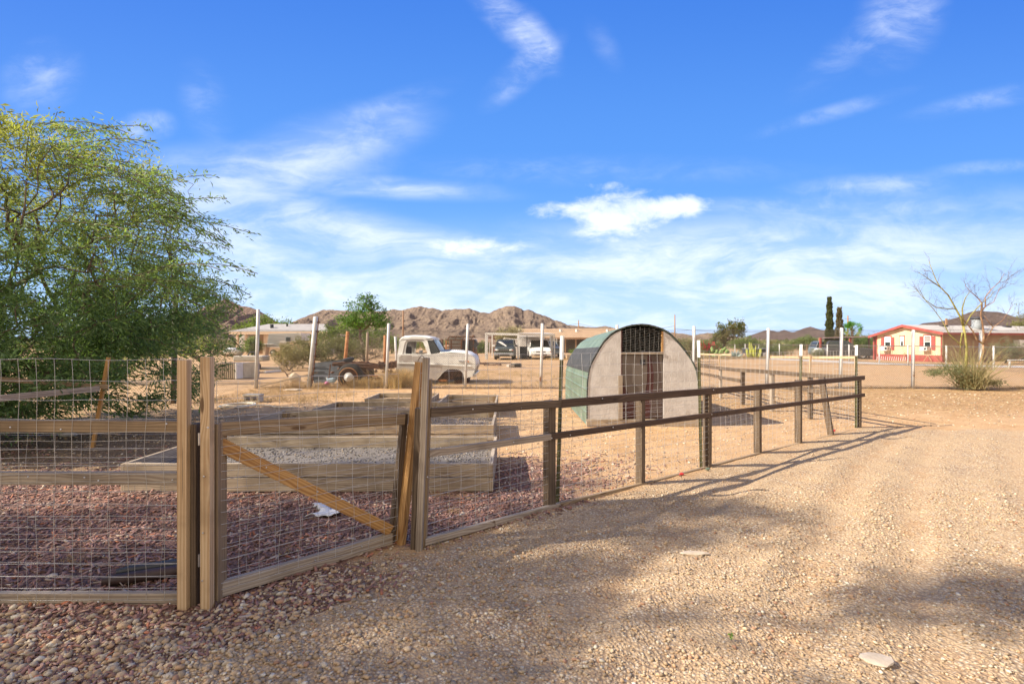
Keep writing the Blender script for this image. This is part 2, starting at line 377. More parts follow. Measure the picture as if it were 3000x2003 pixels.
def seg_arrays(A, B, ra, rb, n=4):
    A = np.asarray(A, float); B = np.asarray(B, float); N = len(A); ra = np.broadcast_to(ra, (N,)); rb = np.broadcast_to(rb, (N,))
    d = B - A; L = np.linalg.norm(d, axis=1, keepdims=True); d = d / np.maximum(L, 1e-9)
    h = np.where(np.abs(d[:, 2:3]) < .9, np.array([[0, 0, 1.]]), np.array([[1., 0, 0]]))
    x = np.cross(d, h); x /= np.linalg.norm(x, axis=1, keepdims=True); y = np.cross(d, x)
    an = np.arange(n) * 2 * np.pi / n
    o = x[:, None, :] * np.cos(an)[None, :, None] + y[:, None, :] * np.sin(an)[None, :, None]
    V = np.concatenate([A[:, None, :] + o * ra[:, None, None], B[:, None, :] + o * rb[:, None, None]], axis=1)
    q = np.arange(n); q2 = (q + 1) % n; f = np.stack([q, q2, q2 + n, q + n], axis=1)
    Fc = (f[None] + (np.arange(N) * 2 * n)[:, None, None]).reshape(-1, 4)
    return V.reshape(-1, 3), Fc
def wires(name, polys, r, m, parent, n=4):
    A, B = [], []
    for p in polys:
        p = [tuple(q) for q in p]; A += p[:-1]; B += p[1:]
    V, Fc = seg_arrays(A, B, r, r, n); return npmesh(name, V, Fc, m, parent, smooth=True)

# ---------------------------------------------------------------- ground
FL = [G(-300, 1768), G(534, 1771), G(640, 1760), G(1153, 1594), G(1226, 1600), G(1612, 1482), G(1876, 1416), G(2072, 1366), G(2220, 1325), G(2339, 1296), G(2434, 1272), G(2514, 1252)]
def fence_side(x, y):
    """metres behind (+) or in front (-) of the wooden fence line, vectorised"""
    xs = np.array([p.x for p in FL]); ys = np.array([p.y for p in FL])
    fy = np.interp(x, xs, ys); sl = .78
    return (y - fy) * sl
def fbm(x, y, seed=0, octs=4):
    v = 0; a = 1; tot = 0
    for k in range(octs):
        f = 2 ** k; v = v + a * (np.sin(x * f * 1.3 + seed + 1.7 * np.sin(y * f * .9 + seed * 2)) * np.cos(y * f * 1.1 - seed + 1.3 * np.sin(x * f * .8))); tot += a; a *= .55
    return v / tot
def gz(x, y):
    x = np.asarray(x, float); y = np.asarray(y, float)
    s = fence_side(x, y); near = np.clip(1 - (y - 9) / 10, 0, 1)
    drive = np.clip(-s / .5, 0, 1) * near
    z = .012 * fbm(x * 1.6, y * 1.6, 3) * near + .005 * fbm(x * 9, y * 9, 8, 3) * near
    # wheel ruts curving across the drive
    t = x - (2.2 + .75 * (y - 3) + .04 * (y - 3) ** 2)
    for off in (-1.5, -.35, .35, 1.5, 2.6): z = z - .022 * np.exp(-((t - off) / .16) ** 2) * drive * (y > 2.2)
    for off in (-1.22, -.62, .0, .62, 1.22, 1.8): z = z + .024 * np.exp(-((t - off) / .11) ** 2) * drive * (.6 + .4 * np.sin(y * 3.1 + off * 5))
    # gravel windrow along the far part of the fence
    z = z + .035 * np.exp(-((s + .9) / .35) ** 2) * np.clip((x - .3) / 2, 0, 1) * near * (.6 + .4 * np.sin(x * 2.1))
    return z + np.where(s > 0, -.004, 0)
def region(x, y):
    """weights: gravel drive, red mulch, brown litter"""
    s = fence_side(x, y); n = fbm(x * 1.2, y * 1.2, 5)
    grav = np.clip(-s * 3 + .3 + n * .4, 0, 1) * np.clip((10.5 + .25 * (x - 3) - y) / 1.5 + n, 0, 1)
    mul = np.clip(s * 3 + .6 + n * .5, 0, 1) * np.clip((6.6 - y) / 2.2 + n * .5, 0, 1) * np.clip((2.6 - x) / 2 + n * .3, 0, 1)
    mul = np.maximum(mul, np.clip((-x - .55 - .9 * (s + .35) ** 2 * 4) * 1.2 + n * .5, 0, 1) * (s <= .2) * (s > -.55))
    lit = np.clip((y - 9.2) / 1.6 + n * .6, 0, 1) * np.clip((16.5 - y) / 1.0, 0, 1) * np.clip((x - 3.6) / 1.5 + n * .5, 0, 1)
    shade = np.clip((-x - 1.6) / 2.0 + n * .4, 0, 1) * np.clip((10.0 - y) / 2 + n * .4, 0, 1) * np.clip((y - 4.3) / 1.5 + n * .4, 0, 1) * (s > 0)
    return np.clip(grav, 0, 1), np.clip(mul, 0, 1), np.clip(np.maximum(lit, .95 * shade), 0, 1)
def build_ground():
    def axis(lo, hi, n, c, k):
        t = np.linspace(-1, 1, n); a = np.sinh(t * k) / np.sinh(k)
        return np.where(a < 0, c + a * (c - lo), c + a * (hi - c))
    xs = axis(-6000, 6000, 560, .6, 9.6); ys = axis(-600, 7000, 640, 4.0, 9.4)
    X, Y = np.meshgrid(xs, ys); Z = gz(X, Y)
    V = np.stack([X, Y, Z], -1).reshape(-1, 3); nx = len(xs); ny = len(ys)
    i = np.arange(nx - 1); j = np.arange(ny - 1); I, J = np.meshgrid(i, j); a = (J * nx + I).ravel()
    Fc = np.stack([a, a + 1, a + nx + 1, a + nx], 1)
    g, mu, li = region(V[:, 0], V[:, 1]); t_ = V[:, 0] - (2.2 + .75 * (V[:, 1] - 3) + .04 * (V[:, 1] - 3) ** 2); g = g * (1 - .38 * np.clip(sum(np.exp(-((t_ - o_) / .22) ** 2) for o_ in (-1.5, -.35, .35, 1.5, 2.6)), 0, 1))
    m, t, p, o = _pb('ground')
    at = t.n('ShaderNodeAttribute'); at.attribute_name = 'col'; sp = t.n('ShaderNodeSeparateColor'); t.l(at.outputs['Color'], sp.inputs[0])
    tc = t.n('ShaderNodeTexCoord').outputs['Object']
    nb = t.noise(tc, .35, 6, .6); nm = t.noise(tc, 2.2, 7, .65); nf = t.noise(tc, 38, 5, .7); nff = t.noise(tc, 150, 3, .7)
    dirt = t.mix(t.ramp(nm, .3, .7), (.42, .255, .125), (.53, .35, .195)); dirt = t.mix(t.m('MULTIPLY', t.ramp(nb, .45, .65), .5), dirt, (.46, .31, .185))
    dirt = t.mix(t.m('MULTIPLY', t.ramp(nf, .52, .72), .5), dirt, (.34, .22, .13))
    def pebbles(scale, a, b, c, dark):
        v = t.n('ShaderNodeTexVoronoi'); t.l(tc, v.inputs['Vector']); v.inputs['Scale'].default_value = scale; v.inputs['Randomness'].default_value = 1
        s2 = t.n('ShaderNodeSeparateColor'); t.l(v.outputs['Color'], s2.inputs[0])
        cc = t.mix(s2.outputs[0], a, b); cc = t.mix(t.ramp(s2.outputs[1], .75, .8), cc, c)
        edge = t.ramp(v.outputs['Distance'], .30, .62)
        return t.mix(t.m('MULTIPLY', edge, .8), cc, dark), v.outputs['Distance']
    gv, gd = pebbles(58, (.47, .33, .19), (.59, .44, .275), (.65, .55, .41), (.24, .155, .10))
    gv = t.mix(t.m('MULTIPLY', t.ramp(nm, .35, .6), .55), gv, (.48, .34, .20))
    mv = t.mix(t.ramp(t.noise(t.map(tc, scale=(1, 2.4, 1)), 55, 4, .7), .38, .62), (.09, .05, .04), (.28, .16, .12))
    lv = t.mix(t.ramp(t.noise(t.map(tc, scale=(1, 3, 1)), 14, 7, .75), .38, .62), (.23, .125, .055), (.52, .345, .18))
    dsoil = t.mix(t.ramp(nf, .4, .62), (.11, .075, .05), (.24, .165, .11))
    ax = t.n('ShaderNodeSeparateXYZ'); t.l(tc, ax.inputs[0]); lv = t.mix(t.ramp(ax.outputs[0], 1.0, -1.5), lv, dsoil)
    col = t.mix(sp.outputs[2], dirt, lv); jit = t.m('MULTIPLY', t.m('SUBTRACT', nm, .5), 1.2)
    col = t.mix(t.ramp(t.m('ADD', sp.outputs[0], jit), .2, .8), col, gv)
    col = t.mix(t.ramp(t.m('ADD', sp.outputs[1], jit), .25, .75), col, mv)
    t.l(col, p.inputs['Base Color']); p.inputs['Roughness'].default_value = .95; p.inputs['Specular IOR Level'].default_value = .15
    hh = t.m('ADD', t.m('ADD', t.m('MULTIPLY', nf, .5), t.m('MULTIPLY', t.noise(tc, 7, 4, .6), 1.2)), t.m('ADD', t.m('MULTIPLY', nff, .08), t.m('MULTIPLY', gd, -.6))); bumpn(t, p, hh, .8, .02)
    o = npmesh('ground', V, Fc, m, None, np.stack([g, mu, li], 1), smooth=True); o['kind'] = 'structure'
build_ground()

ICO = None
def ico():
    global ICO
    if ICO is None:
        p = (1 + 5 ** .5) / 2
        v = np.array([(-1, p, 0), (1, p, 0), (-1, -p, 0), (1, -p, 0), (0, -1, p), (0, 1, p), (0, -1, -p), (0, 1, -p), (p, 0, -1), (p, 0, 1), (-p, 0, -1), (-p, 0, 1)], float); v /= np.linalg.norm(v[0])
        f = np.array([(0, 11, 5), (0, 5, 1), (0, 1, 7), (0, 7, 10), (0, 10, 11), (1, 5, 9), (5, 11, 4), (11, 10, 2), (10, 7, 6), (7, 1, 8), (3, 9, 4), (3, 4, 2), (3, 2, 6), (3, 6, 8), (3, 8, 9), (4, 9, 5), (2, 4, 11), (6, 2, 10), (8, 6, 7), (9, 8, 1)])
        ICO = (v, f)
    return ICO
def stones(P, size, cols, flat=.65, elong=.35):
    v, f = ico(); N = len(P)
    a = rng.uniform(0, 2 * np.pi, N); sc = np.stack([size * (1 + elong * rng.uniform(-.4, 1, N)), size * rng.uniform(.65, 1, N), size * flat * rng.uniform(.7, 1.1, N)], 1)
    V = v[None] * (1 + rng.uniform(-.38, .30, (N, 12, 1))) * sc[:, None, :]
    t = rng.uniform(-.5, .5, N); ct, st = np.cos(t)[:, None], np.sin(t)[:, None]
    V = np.stack([V[..., 0], V[..., 1] * ct - V[..., 2] * st, V[..., 1] * st + V[..., 2] * ct], -1)
    ca, sa = np.cos(a)[:, None], np.sin(a)[:, None]
    V = np.stack([V[..., 0] * ca - V[..., 1] * sa, V[..., 0] * sa + V[..., 1] * ca, V[..., 2]], -1) + P[:, None, :]
    Fc = (f[None] + (np.arange(N) * 12)[:, None, None]).reshape(-1, 3)
    return V.reshape(-1, 3), Fc, np.repeat(cols, 12, axis=0)
def chips(P, L, w, th, cols, tilt=.5):
    N = len(P); c = np.array([(-1, -1, -1), (1, -1, -1), (1, 1, -1), (-1, 1, -1), (-1, -1, 1), (1, -1, 1), (1, 1, 1), (-1, 1, 1)], float) / 2
    V = c[None] * np.stack([L, w, th], 1)[:, None, :]; V[:, 4:, :2] *= .8; V[:, ::3, 1] *= .6
    for ax in (0, 1):
        t = rng.normal(0, tilt, N); ct, st = np.cos(t)[:, None], np.sin(t)[:, None]
        if ax == 0: V = np.stack([V[..., 0], V[..., 1] * ct - V[..., 2] * st, V[..., 1] * st + V[..., 2] * ct], -1)
        else: V = np.stack([V[..., 0] * ct + V[..., 2] * st, V[..., 1], -V[..., 0] * st + V[..., 2] * ct], -1)
    a = rng.uniform(0, 2 * np.pi, N); ca, sa = np.cos(a)[:, None], np.sin(a)[:, None]
    V = np.stack([V[..., 0] * ca - V[..., 1] * sa, V[..., 0] * sa + V[..., 1] * ca, V[..., 2]], -1) + P[:, None, :]
    f = np.array([(0, 3, 2, 1), (4, 5, 6, 7), (0, 1, 5, 4), (1, 2, 6, 5), (2, 3, 7, 6), (3, 0, 4, 7)])
    return V.reshape(-1, 3), (f[None] + (np.arange(N) * 8)[:, None, None]).reshape(-1, 4), np.repeat(cols, 8, axis=0)
def view_pts(n, d0, d1, marg=.25, power=1.0):
    d = d0 + (d1 - d0) * rng.uniform(0, 1, n) ** power; u = rng.uniform(-1500 / F - marg, 1500 / F + marg, n); x = u * d
    return x, d
PAL = np.array([(.52, .37, .245), (.58, .44, .31), (.40, .30, .21), (.60, .51, .41), (.50, .32, .20), (.31, .25, .20), (.70, .63, .54), (.44, .25, .17), (.47, .39, .31)]) * np.array([.98, .98, .90])
def build_loose():
    # gravel of the drive: pebbles by size class
    Vs, Fs, Cs, off = [], [], [], 0
    for (n, d0, d1, s0, s1, pw) in ((32000, 1.9, 4.8, .009, .023, 1.0), (42000, 1.9, 5.2, .005, .012, 1.0), (42000, 3.4, 8.5, .007, .017, .8), (30000, 6, 14, .009, .020, .8)):
        x, y = view_pts(n, d0, d1, .15, pw); g, mu, li = region(x, y); s = fence_side(x, y)
        clump = fbm(x * 2.1, y * 2.1, 11)
        keep = (rng.uniform(0, 1, n) < g * (.55 + .6 * clump + .25 * np.clip((.5 - x) / 2, 0, 1))) & (s < -.03)
        t = x - (2.2 + .75 * (y - 3) + .04 * (y - 3) ** 2)
        rut = np.clip(sum(np.exp(-((t - o_) / .24) ** 2) for o_ in (-1.5, -.35, .35, 1.5, 2.6)), 0, 1) * np.clip((x - 1.2) / 1.5, 0, 1); keep &= rng.uniform(0, 1, n) > rut * .6
        x, y = x[keep], y[keep]; N = len(x)
        size = s0 + (s1 - s0) * rng.uniform(0, 1, N) ** 2.2
        left = np.clip((.6 - x) / 2.5, 0, 1); size = size * (.60 + .45 * left)
        c = PAL[rng.choice(len(PAL), N, p=[.22, .2, .13, .1, .11, .07, .05, .04, .08])] * rng.uniform(.8, 1.12, (N, 1))
        c = c * (1 - left[:, None] * .0) 
        P = np.stack([x, y, gz(x, y) + size * .35], 1)
        V, Fc, cc = stones(P, size, c); Vs.append(V); Fs.append(Fc + off); Cs.append(cc); off += len(V)
    o = npmesh('gravel', np.vstack(Vs), np.vstack(Fs), m_pebble, None, np.vstack(Cs), smooth=False); tag(o, 'loose tan and grey gravel strewn over the drive outside the fence', 'gravel', kind='stuff')
    # red bark and lava chips
    n = 60000; x, y = view_pts(n, 1.95, 8.5, .1, .8); g, mu, li = region(x, y)
    keep = rng.uniform(0, 1, n) < mu * .9; x, y = x[keep], y[keep]; N = len(x)
    cl = np.array([(.30, .165, .135), (.22, .125, .105), (.37, .235, .19), (.14, .085, .07), (.44, .35, .28), (.42, .17, .10)])
    c = cl[rng.choice(6, N, p=[.3, .27, .16, .16, .06, .05])] * rng.uniform(.75, 1.2, (N, 1))
    V, Fc, cc = chips(np.stack([x, y, gz(x, y) + .006], 1), rng.uniform(.02, .075, N), rng.uniform(.008, .022, N), rng.uniform(.003, .009, N), c, .32)
    o = npmesh('mulch', V, Fc, m_chip, None, cc); tag(o, 'red bark chips covering the soil inside the wooden fence', 'mulch', kind='stuff')
    # scattered pebbles inside the pen
    n = 9000; x, y = view_pts(n, 2.8, 14, .1, .9); g, mu, li = region(x, y); s = fence_side(x, y); keep = (s > .05); x, y = x[keep], y[keep]; N = len(x)
    size = rng.uniform(.004, .014, N) * (1 + y / 14); c = PAL[rng.integers(0, len(PAL), N)] * rng.uniform(.8, 1.1, (N, 1))
    V, Fc, cc = stones(np.stack([x, y, gz(x, y) + size * .2], 1), size, c); o = npmesh('pebbles', V, Fc, m_pebble, None, cc); tag(o, 'small pebbles scattered on the ground inside the pen', 'pebbles', kind='stuff')
    # straw and twigs
    n = 16000; x, y = view_pts(n, 2.4, 16.2, .1, .6); g, mu, li = region(x, y); s = fence_side(x, y)
    pr = .75 * li + .22 * mu + .10 + .0 * g; keep = (rng.uniform(0, 1, n) < pr) & ((s > .03) | (y > 8.5) | (rng.uniform(0, 1, n) < .12)); x, y = x[keep], y[keep]; N = len(x)
    L = rng.uniform(.02, .11, N) * (.6 + y / 14); a = rng.uniform(0, 6.28, N); z = gz(x, y) + .006
    A = np.stack([x, y, z], 1); B = A + np.stack([np.cos(a) * L, np.sin(a) * L, rng.uniform(0, .02, N)], 1)
    V, Fc = seg_arrays(A, B, .0008 + y * .00022, .0005 + y * .0001, 3)
    cs = np.array([(.52, .37, .19), (.36, .23, .12), (.62, .48, .28), (.22, .14, .08)])[rng.integers(0, 4, N)] * rng.uniform(.8, 1.1, (N, 1))
    o = npmesh('leaf_litter', V, Fc, m_straw, None, np.repeat(cs, 6, axis=0)); tag(o, 'dry straw and fallen twigs lying over the ground', 'litter', kind='stuff')
build_loose()

# ---------------------------------------------------------------- vegetation
def grow(base, targets, seed=0, step=.3, lift=.12, r_tip=.004, expo=.5, wand=.05, bias=.35):
    r = np.random.default_rng(seed); nodes = [np.array(base, float)]; par = [-1]; pl = [0.0]
    targets = np.asarray(targets); order = np.argsort(np.linalg.norm(targets - nodes[0], axis=1) + r.uniform(0, .2, len(targets)))
    for ti in order:
        t = targets[ti]; P = np.array(nodes); dd = np.linalg.norm(P - t, axis=1)
        k = int(np.argmin(dd + bias * np.array(pl) + 1.2 * np.maximum(0, P[:, 2] - t[2] - .2) * 0.3)); d = dd[k]; n = max(1, int(math.ceil(d / step))); a = P[k]; pr = k
        for i in range(1, n + 1):
            f = i / n; p = a + (t - a) * f; p = p + np.array([0, 0, lift * d * math.sin(math.pi * f)]) + (r.normal(0, wand, 3) * step if i < n else 0)
            nodes.append(p); par.append(pr); pl.append(pl[pr] + d / n); pr = len(nodes) - 1
    N = len(nodes); cnt = np.zeros(N); ch = np.zeros(N, int)
    for i in range(1, N): ch[par[i]] += 1
    for i in range(N - 1, 0, -1):
        if ch[i] == 0: cnt[i] += 1
        cnt[par[i]] += cnt[i]
    rad = r_tip * np.maximum(cnt, 1) ** expo
    return np.array(nodes), np.array(par), rad, ch
def wood_mesh(name, nodes, par, rad, m, parent, n=5, rmin=0):
    i = np.arange(1, len(nodes)); i = i[rad[i] >= rmin]; A = nodes[par[i]]; B = nodes[i]
    V, Fc = seg_arrays(A, B, np.minimum(rad[par[i]], rad[i] * 1.35), rad[i], n); return npmesh(name, V, Fc, m, parent, smooth=True)
def leaves(P, dirs, L, w, cols, r, droop=.25, spread=.8):
    """one narrow folded leaf blade (a quad) at each point"""
    N = len(P); d = dirs + r.normal(0, spread, (N, 3)); d[:, 2] -= droop; d /= np.linalg.norm(d, axis=1, keepdims=True) + 1e-9
    s = np.cross(d, r.normal(0, 1, (N, 3))); s /= np.linalg.norm(s, axis=1, keepdims=True) + 1e-9
    L = (L * r.uniform(.6, 1.3, N))[:, None]; w = (w * r.uniform(.7, 1.3, N))[:, None]
    nrm = np.cross(d, s) * L * .12
    V = np.stack([P, P + d * L * .45 + s * w / 2 + nrm, P + d * L, P + d * L * .45 - s * w / 2 + nrm], 1).reshape(-1, 3)
    return V, np.arange(N * 4).reshape(-1, 4), np.repeat(cols, 4, axis=0)
def ell_pts(r, n, els, shell=.55, zmin=.05):
    wts = np.array([e[3] * e[4] * e[5] * (e[6] if len(e) > 6 else 1) for e in els], float); k = r.choice(len(els), n, p=wts / wts.sum()); out = np.zeros((n, 3))
    v = r.normal(0, 1, (n, 3)); v /= np.linalg.norm(v, axis=1, keepdims=True); rad = (shell + (1 - shell) * r.uniform(0, 1, n)) ** .9
    for i, e in enumerate(els):
        m = k == i; out[m] = np.array(e[:3]) + v[m] * rad[m, None] * np.array(e[3:6])
    out[:, 2] = np.maximum(out[:, 2], zmin); return out
def tree(name, label, cat, base, els, nt, npl, leaf, cols, seed, bark=None, group=None, shell=.5, sigma=.1, step=.3, r_tip=.004, expo=.5, droop=.25, spread=.8, leafmat=None, names=('trunk', 'crown'), lift=.12, topcol=None, wn=5, rmin=0, wand=.3, dens=None, bias=.35, cull=None):
    """els are ellipsoids (dx, dy, z, rx, ry, rz) relative to the base"""
    r = np.random.default_rng(seed); base = Vector(base); t = thing(name, label, cat, base, 0, group)
    E = [(base.x + e[0], base.y + e[1], e[2] + base.z, *e[3:]) for e in els]
    tg = ell_pts(r, nt, E, shell)
    nodes, par, rad, ch = grow(base, tg, seed, step, lift, r_tip, expo, wand, bias)
    wood_mesh(names[0], nodes, par, rad, bark or w_bark, t, wn, rmin)
    if npl:
        i = np.arange(1, len(nodes)); thin = i[rad[i] < r_tip * 3.2]
        k = np.repeat(thin, npl); f = r.uniform(0, 1, (len(k), 1)); P = nodes[par[k]] * (1 - f) + nodes[k] * f + r.normal(0, sigma, (len(k), 3)) * np.array([1, 1, .8])
        if cull is not None:
            kk = cull(P); P = P[kk]; k = k[kk]
        P[:, 2] = np.maximum(P[:, 2], base.z + .03)
        dr = nodes[k] - nodes[par[k]]; dr /= np.linalg.norm(dr, axis=1, keepdims=True) + 1e-9
        ca = np.array(cols); clump = .5 + .5 * fbm(P[:, 0] * 2.2 / max(sigma * 6, .3) * .5, P[:, 2] * 2.2 / max(sigma * 6, .3) * .5 + P[:, 1], seed)
        f = np.clip(clump + r.normal(0, .25, len(P)), 0, 1)[:, None]; cc = ca[0] * (1 - f) + ca[1] * f
        if topcol is not None:
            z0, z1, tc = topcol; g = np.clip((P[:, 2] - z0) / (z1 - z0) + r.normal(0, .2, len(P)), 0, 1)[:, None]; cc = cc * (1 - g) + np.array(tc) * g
        cc = cc * r.uniform(.75, 1.2, (len(P), 1))
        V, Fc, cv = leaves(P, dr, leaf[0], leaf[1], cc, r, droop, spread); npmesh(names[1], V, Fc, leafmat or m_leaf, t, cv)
    return t
MESQ = ((.10, .17, .082), (.19, .285, .105))
# the big mesquite leaning in from the left
bt = tree('mesquite_tree', 'big spreading mesquite tree filling the left edge above the wire fence', 'tree', (-8.9, 8.2, 0),
     [(0, -.2, 2.9, 3.6, 3.0, 2.3), (.6, .6, 4.4, 2.1, 2.4, 1.4), (1.9, -.5, 2.2, 1.9, 2.0, 1.15), (1.6, -1.2, 1.2, 1.8, 1.7, 1.1), (2.9, .3, 1.9, 1.2, 1.3, .65), (.4, -1.6, .9, 2.8, 1.6, .9), (1.5, 1.7, 2.4, 1.7, 1.7, 1.1), (-.5, -1.2, 4.2, 2.4, 2.2, 1.3), (2.2, .4, .9, 1.6, 1.4, .8)],
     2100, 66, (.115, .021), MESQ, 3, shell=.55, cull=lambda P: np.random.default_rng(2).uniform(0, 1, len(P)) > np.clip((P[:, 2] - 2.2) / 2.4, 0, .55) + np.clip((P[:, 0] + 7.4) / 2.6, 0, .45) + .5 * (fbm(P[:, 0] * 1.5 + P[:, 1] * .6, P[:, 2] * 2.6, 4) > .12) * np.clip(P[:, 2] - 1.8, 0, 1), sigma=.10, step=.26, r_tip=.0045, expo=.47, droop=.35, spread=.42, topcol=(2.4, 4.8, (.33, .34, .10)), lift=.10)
# thin reaching twigs of it are a second growth on the same thing
def outer_twigs():
    r = np.random.default_rng(5); t = bt; A = []; P = []; Dr = []
    V1 = []
    for k in range(120):
        a = D(r.uniform(60, 470), r.uniform(330, 880), r.uniform(6.6, 9)); 
        px = 1500 + a.x / a.y * F; py = 1001 - (a.z - H) / a.y * F
        if py < 330 + (px / 620) ** 1.6 * 420: continue
        p = np.array(a); d = np.array([.8, r.uniform(-.25, .25), r.uniform(-.05, .35)]); L = r.uniform(.8, 1.9); n = 10
        for i in range(n):
            q = p + d / np.linalg.norm(d) * L / n; V1.append((p, q)); 
            for _ in range(10): P.append(p + (q - p) * r.uniform() + r.normal(0, .04, 3)); Dr.append(d)
            d = d + np.array([0, 0, -.06]) + r.normal(0, .05, 3); p = q
    V, Fc = seg_arrays([a for a, b in V1], [b for a, b in V1], .006, .005, 4); npmesh('branch', V, Fc, w_bark, t)
    P = np.array(P); cc = np.array(MESQ[1]) * r.uniform(.6, 1.3, (len(P), 1)) + np.array([.05, .04, 0]) * r.uniform(0, 1, (len(P), 1))
    V, Fc, cv = leaves(P, np.array(Dr), .10, .020, cc, r, .2, .6); npmesh('foliage', V, Fc, m_leaf, t, cv)
outer_twigs()
# the tree beside the photographer whose shade dapples the drive (out of frame, left)
tree('shade_tree', 'tall mesquite standing out of frame beside the drive, seen only by its shade', 'tree', (-14.1, .4, 0),
     [(0, 0, 8.0, 3.4, 2.6, 2.4), (1.6, 1.0, 9.0, 2.0, 1.8, 1.3), (2.4, -1.8, 9.4, 2.6, 1.5, 1.0), (-1.0, 1.6, 6.4, 2.4, 1.8, 1.6), (2.2, 1.4, 7.2, 1.8, 1.6, 1.2), (3.7, .3, 9.8, 1.3, .45, .35, 8), (2.9, 1.7, 9.4, 1.3, .4, .3, 12), (1.2, 2.7, 9.0, 1.3, .45, .35, 12), (3.4, -.9, 9.6, 1.0, .35, .3, 10)], 560, 44, (.15, .042), MESQ, 21, shell=.35, sigma=.15, step=.45, r_tip=.006)

# ---------------------------------------------------------------- wooden pen fence and gate
def wire_panel(name, a, b, rows, sp, parent, r=.0013, ztop0=0, z1=None, jit=.006, off=0.0, seed=0):
    """welded wire between ground points a and b; rows = heights; slope dz applied towards b"""
    a = Vector(a); b = Vector(b); L = (Vector((b.x, b.y, 0)) - Vector((a.x, a.y, 0))).length; u = Vector((b.x - a.x, b.y - a.y, 0)).normalized(); nrm = Vector((u.y, -u.x, 0))
    dz = (z1 or 0); n = max(2, int(round(L / sp)))
    def J(s, z):
        h = math.sin(s * 7.1 + seed) * .6 + math.sin(s * 15.7 + z * 9 + seed * 2) * .5 + math.sin(z * 13 + s * 3 + seed) * .7
        k = math.sin(s * 9.3 + z * 11 + seed) * .7 + math.sin(s * 4.1 - z * 6.0) * .6
        return h * jit, k * jit * .8
    def P(s, z):
        h, k = J(s, z); f = s / L
        return Vector((a.x, a.y, 0)) + u * (s + h) + nrm * (off + k * .6) + Vector((0, 0, z + dz * f + k))
    polys = []
    m = max(4, int(L / .09))
    for z in rows: polys.append([P(L * i / m, z) for i in range(m + 1)])
    for i in range(n + 1):
        s = L * i / n; k = 16; polys.append([P(s, rows[0] + (rows[-1] - rows[0]) * j / k) for j in range(k + 1)])
    return wires(name, polys, r, m_wire, parent, 4)
def frange(a, b, s):
    o = []; 
    while a <= b + 1e-6: o.append(a); a += s
    return o
ROWS = frange(.03, .66, .068) + frange(.70, 1.0, .047) + [1.06, 1.17, 1.28, 1.40]
g1 = G(534, 1771); gl = G(-420, 1767)
# left stretch
t = thing('wooden_fence', 'weathered pale rail fence panel with square wire mesh left of the gate', 'fence', (gl.x, gl.y, 0))
yl = g1.y
def zat(py, d): return H - (py - 1001) * d / F
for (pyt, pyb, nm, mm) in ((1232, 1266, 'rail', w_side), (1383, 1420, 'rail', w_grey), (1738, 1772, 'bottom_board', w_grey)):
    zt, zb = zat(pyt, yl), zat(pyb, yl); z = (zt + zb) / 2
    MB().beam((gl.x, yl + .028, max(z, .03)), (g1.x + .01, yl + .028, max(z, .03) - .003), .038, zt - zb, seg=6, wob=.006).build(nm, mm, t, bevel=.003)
wire_panel('wire_mesh', (gl.x, yl, 0), (g1.x, yl, 0), ROWS, .105, t, seed=1)
wire_panel('wire_mesh', (gl.x, yl + .055, 0), (g1.x, yl + .055, 0), frange(.05, 1.0, .083), .155, t, seed=4, r=.001)
def post(px0, px1, base_py, top_py, dd, m, t, name='post', dt=0.0, ptx=None, depth=.05):
    d = 2100 / (base_py - 1001); x0 = (px0 - 1500) / F * d; x1 = (px1 - 1500) / F * d; zt = zat(top_py, d + dd)
    tx = 0 if ptx is None else (ptx - px0) / F * d
    return MB().beam(((x0 + x1) / 2, d + dd, -.06), ((x0 + x1) / 2 + tx, d + dd, zt), x1 - x0, depth, up=(0, 1, 0), seg=3, wob=.003).build(name, m, t, bevel=.003)
post(533, 561, 1771, 1053, -.02, w_new, t, depth=.045); post(563, 578, 1771, 1238, .03, w_post, t, depth=.09); post(522, 534, 1764, 1265, .05, w_grey, t, depth=.06)  # right-hand board dark: the post's shaded side put into its colour
# screws
def studs(t, pts, r=.006):
    for p in pts: MB().blob(p, (r, r * .6, r), 0, 0, 1).build('screw', m_steel, t, smooth=True)
studs(t, [D(px, py, yl - .006) for px, py in ((30, 1251), (178, 1257), (488, 1241), (82, 1396), (247, 1398), (288, 1407), (505, 1405), (288, 1762), (498, 1767), (546, 1330))])
# gate
t = thing('wooden_gate', 'amber wooden gate with diagonal brace between the tall split posts', 'gate', G(620, 1765))
ga = G(642, 1758); gb = G(1156, 1594)
def gp(px, py):
    """point on the gate plane seen at a photo pixel"""
    dx, dy = gb.x - ga.x, gb.y - ga.y; k = (px - 1500) / F; s = (k * ga.y - ga.x) / (dx - k * dy); d = ga.y + s * dy
    return Vector((ga.x + s * dx, d, H - (py - 1001) * d / F))
gn = Vector((gb.y - ga.y, -(gb.x - ga.x), 0)).normalized()   # towards the camera side
gback = -gn
def board(a, b, h, th, nm, mm, off=0.0, t=t, seg=5, wob=.004):
    n = gback * off; return MB().beam(a + n, b + n, th, h, seg=seg, wob=wob).build(nm, mm, t, bevel=.003)
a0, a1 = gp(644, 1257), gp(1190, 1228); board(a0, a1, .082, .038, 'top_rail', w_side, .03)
a0, a1 = gp(645, 1730), gp(1153, 1579); board(a0, a1, .088, .038, 'bottom_board', w_grey, .03)
a0, a1 = gp(645, 1301), gp(1150, 1556); board(a0, a1, .078, .04, 'brace', w_gate, .035)
post(590, 600, 1771, 1243, .05, w_grey, t, 'stile', depth=.06); post(600, 628, 1771, 1044, -.02, w_new, t, 'stile', depth=.045)
post(629, 643, 1760, 1237, .03, w_side, t, 'stile', depth=.09)  # dark board carries the shaded right side of the stile
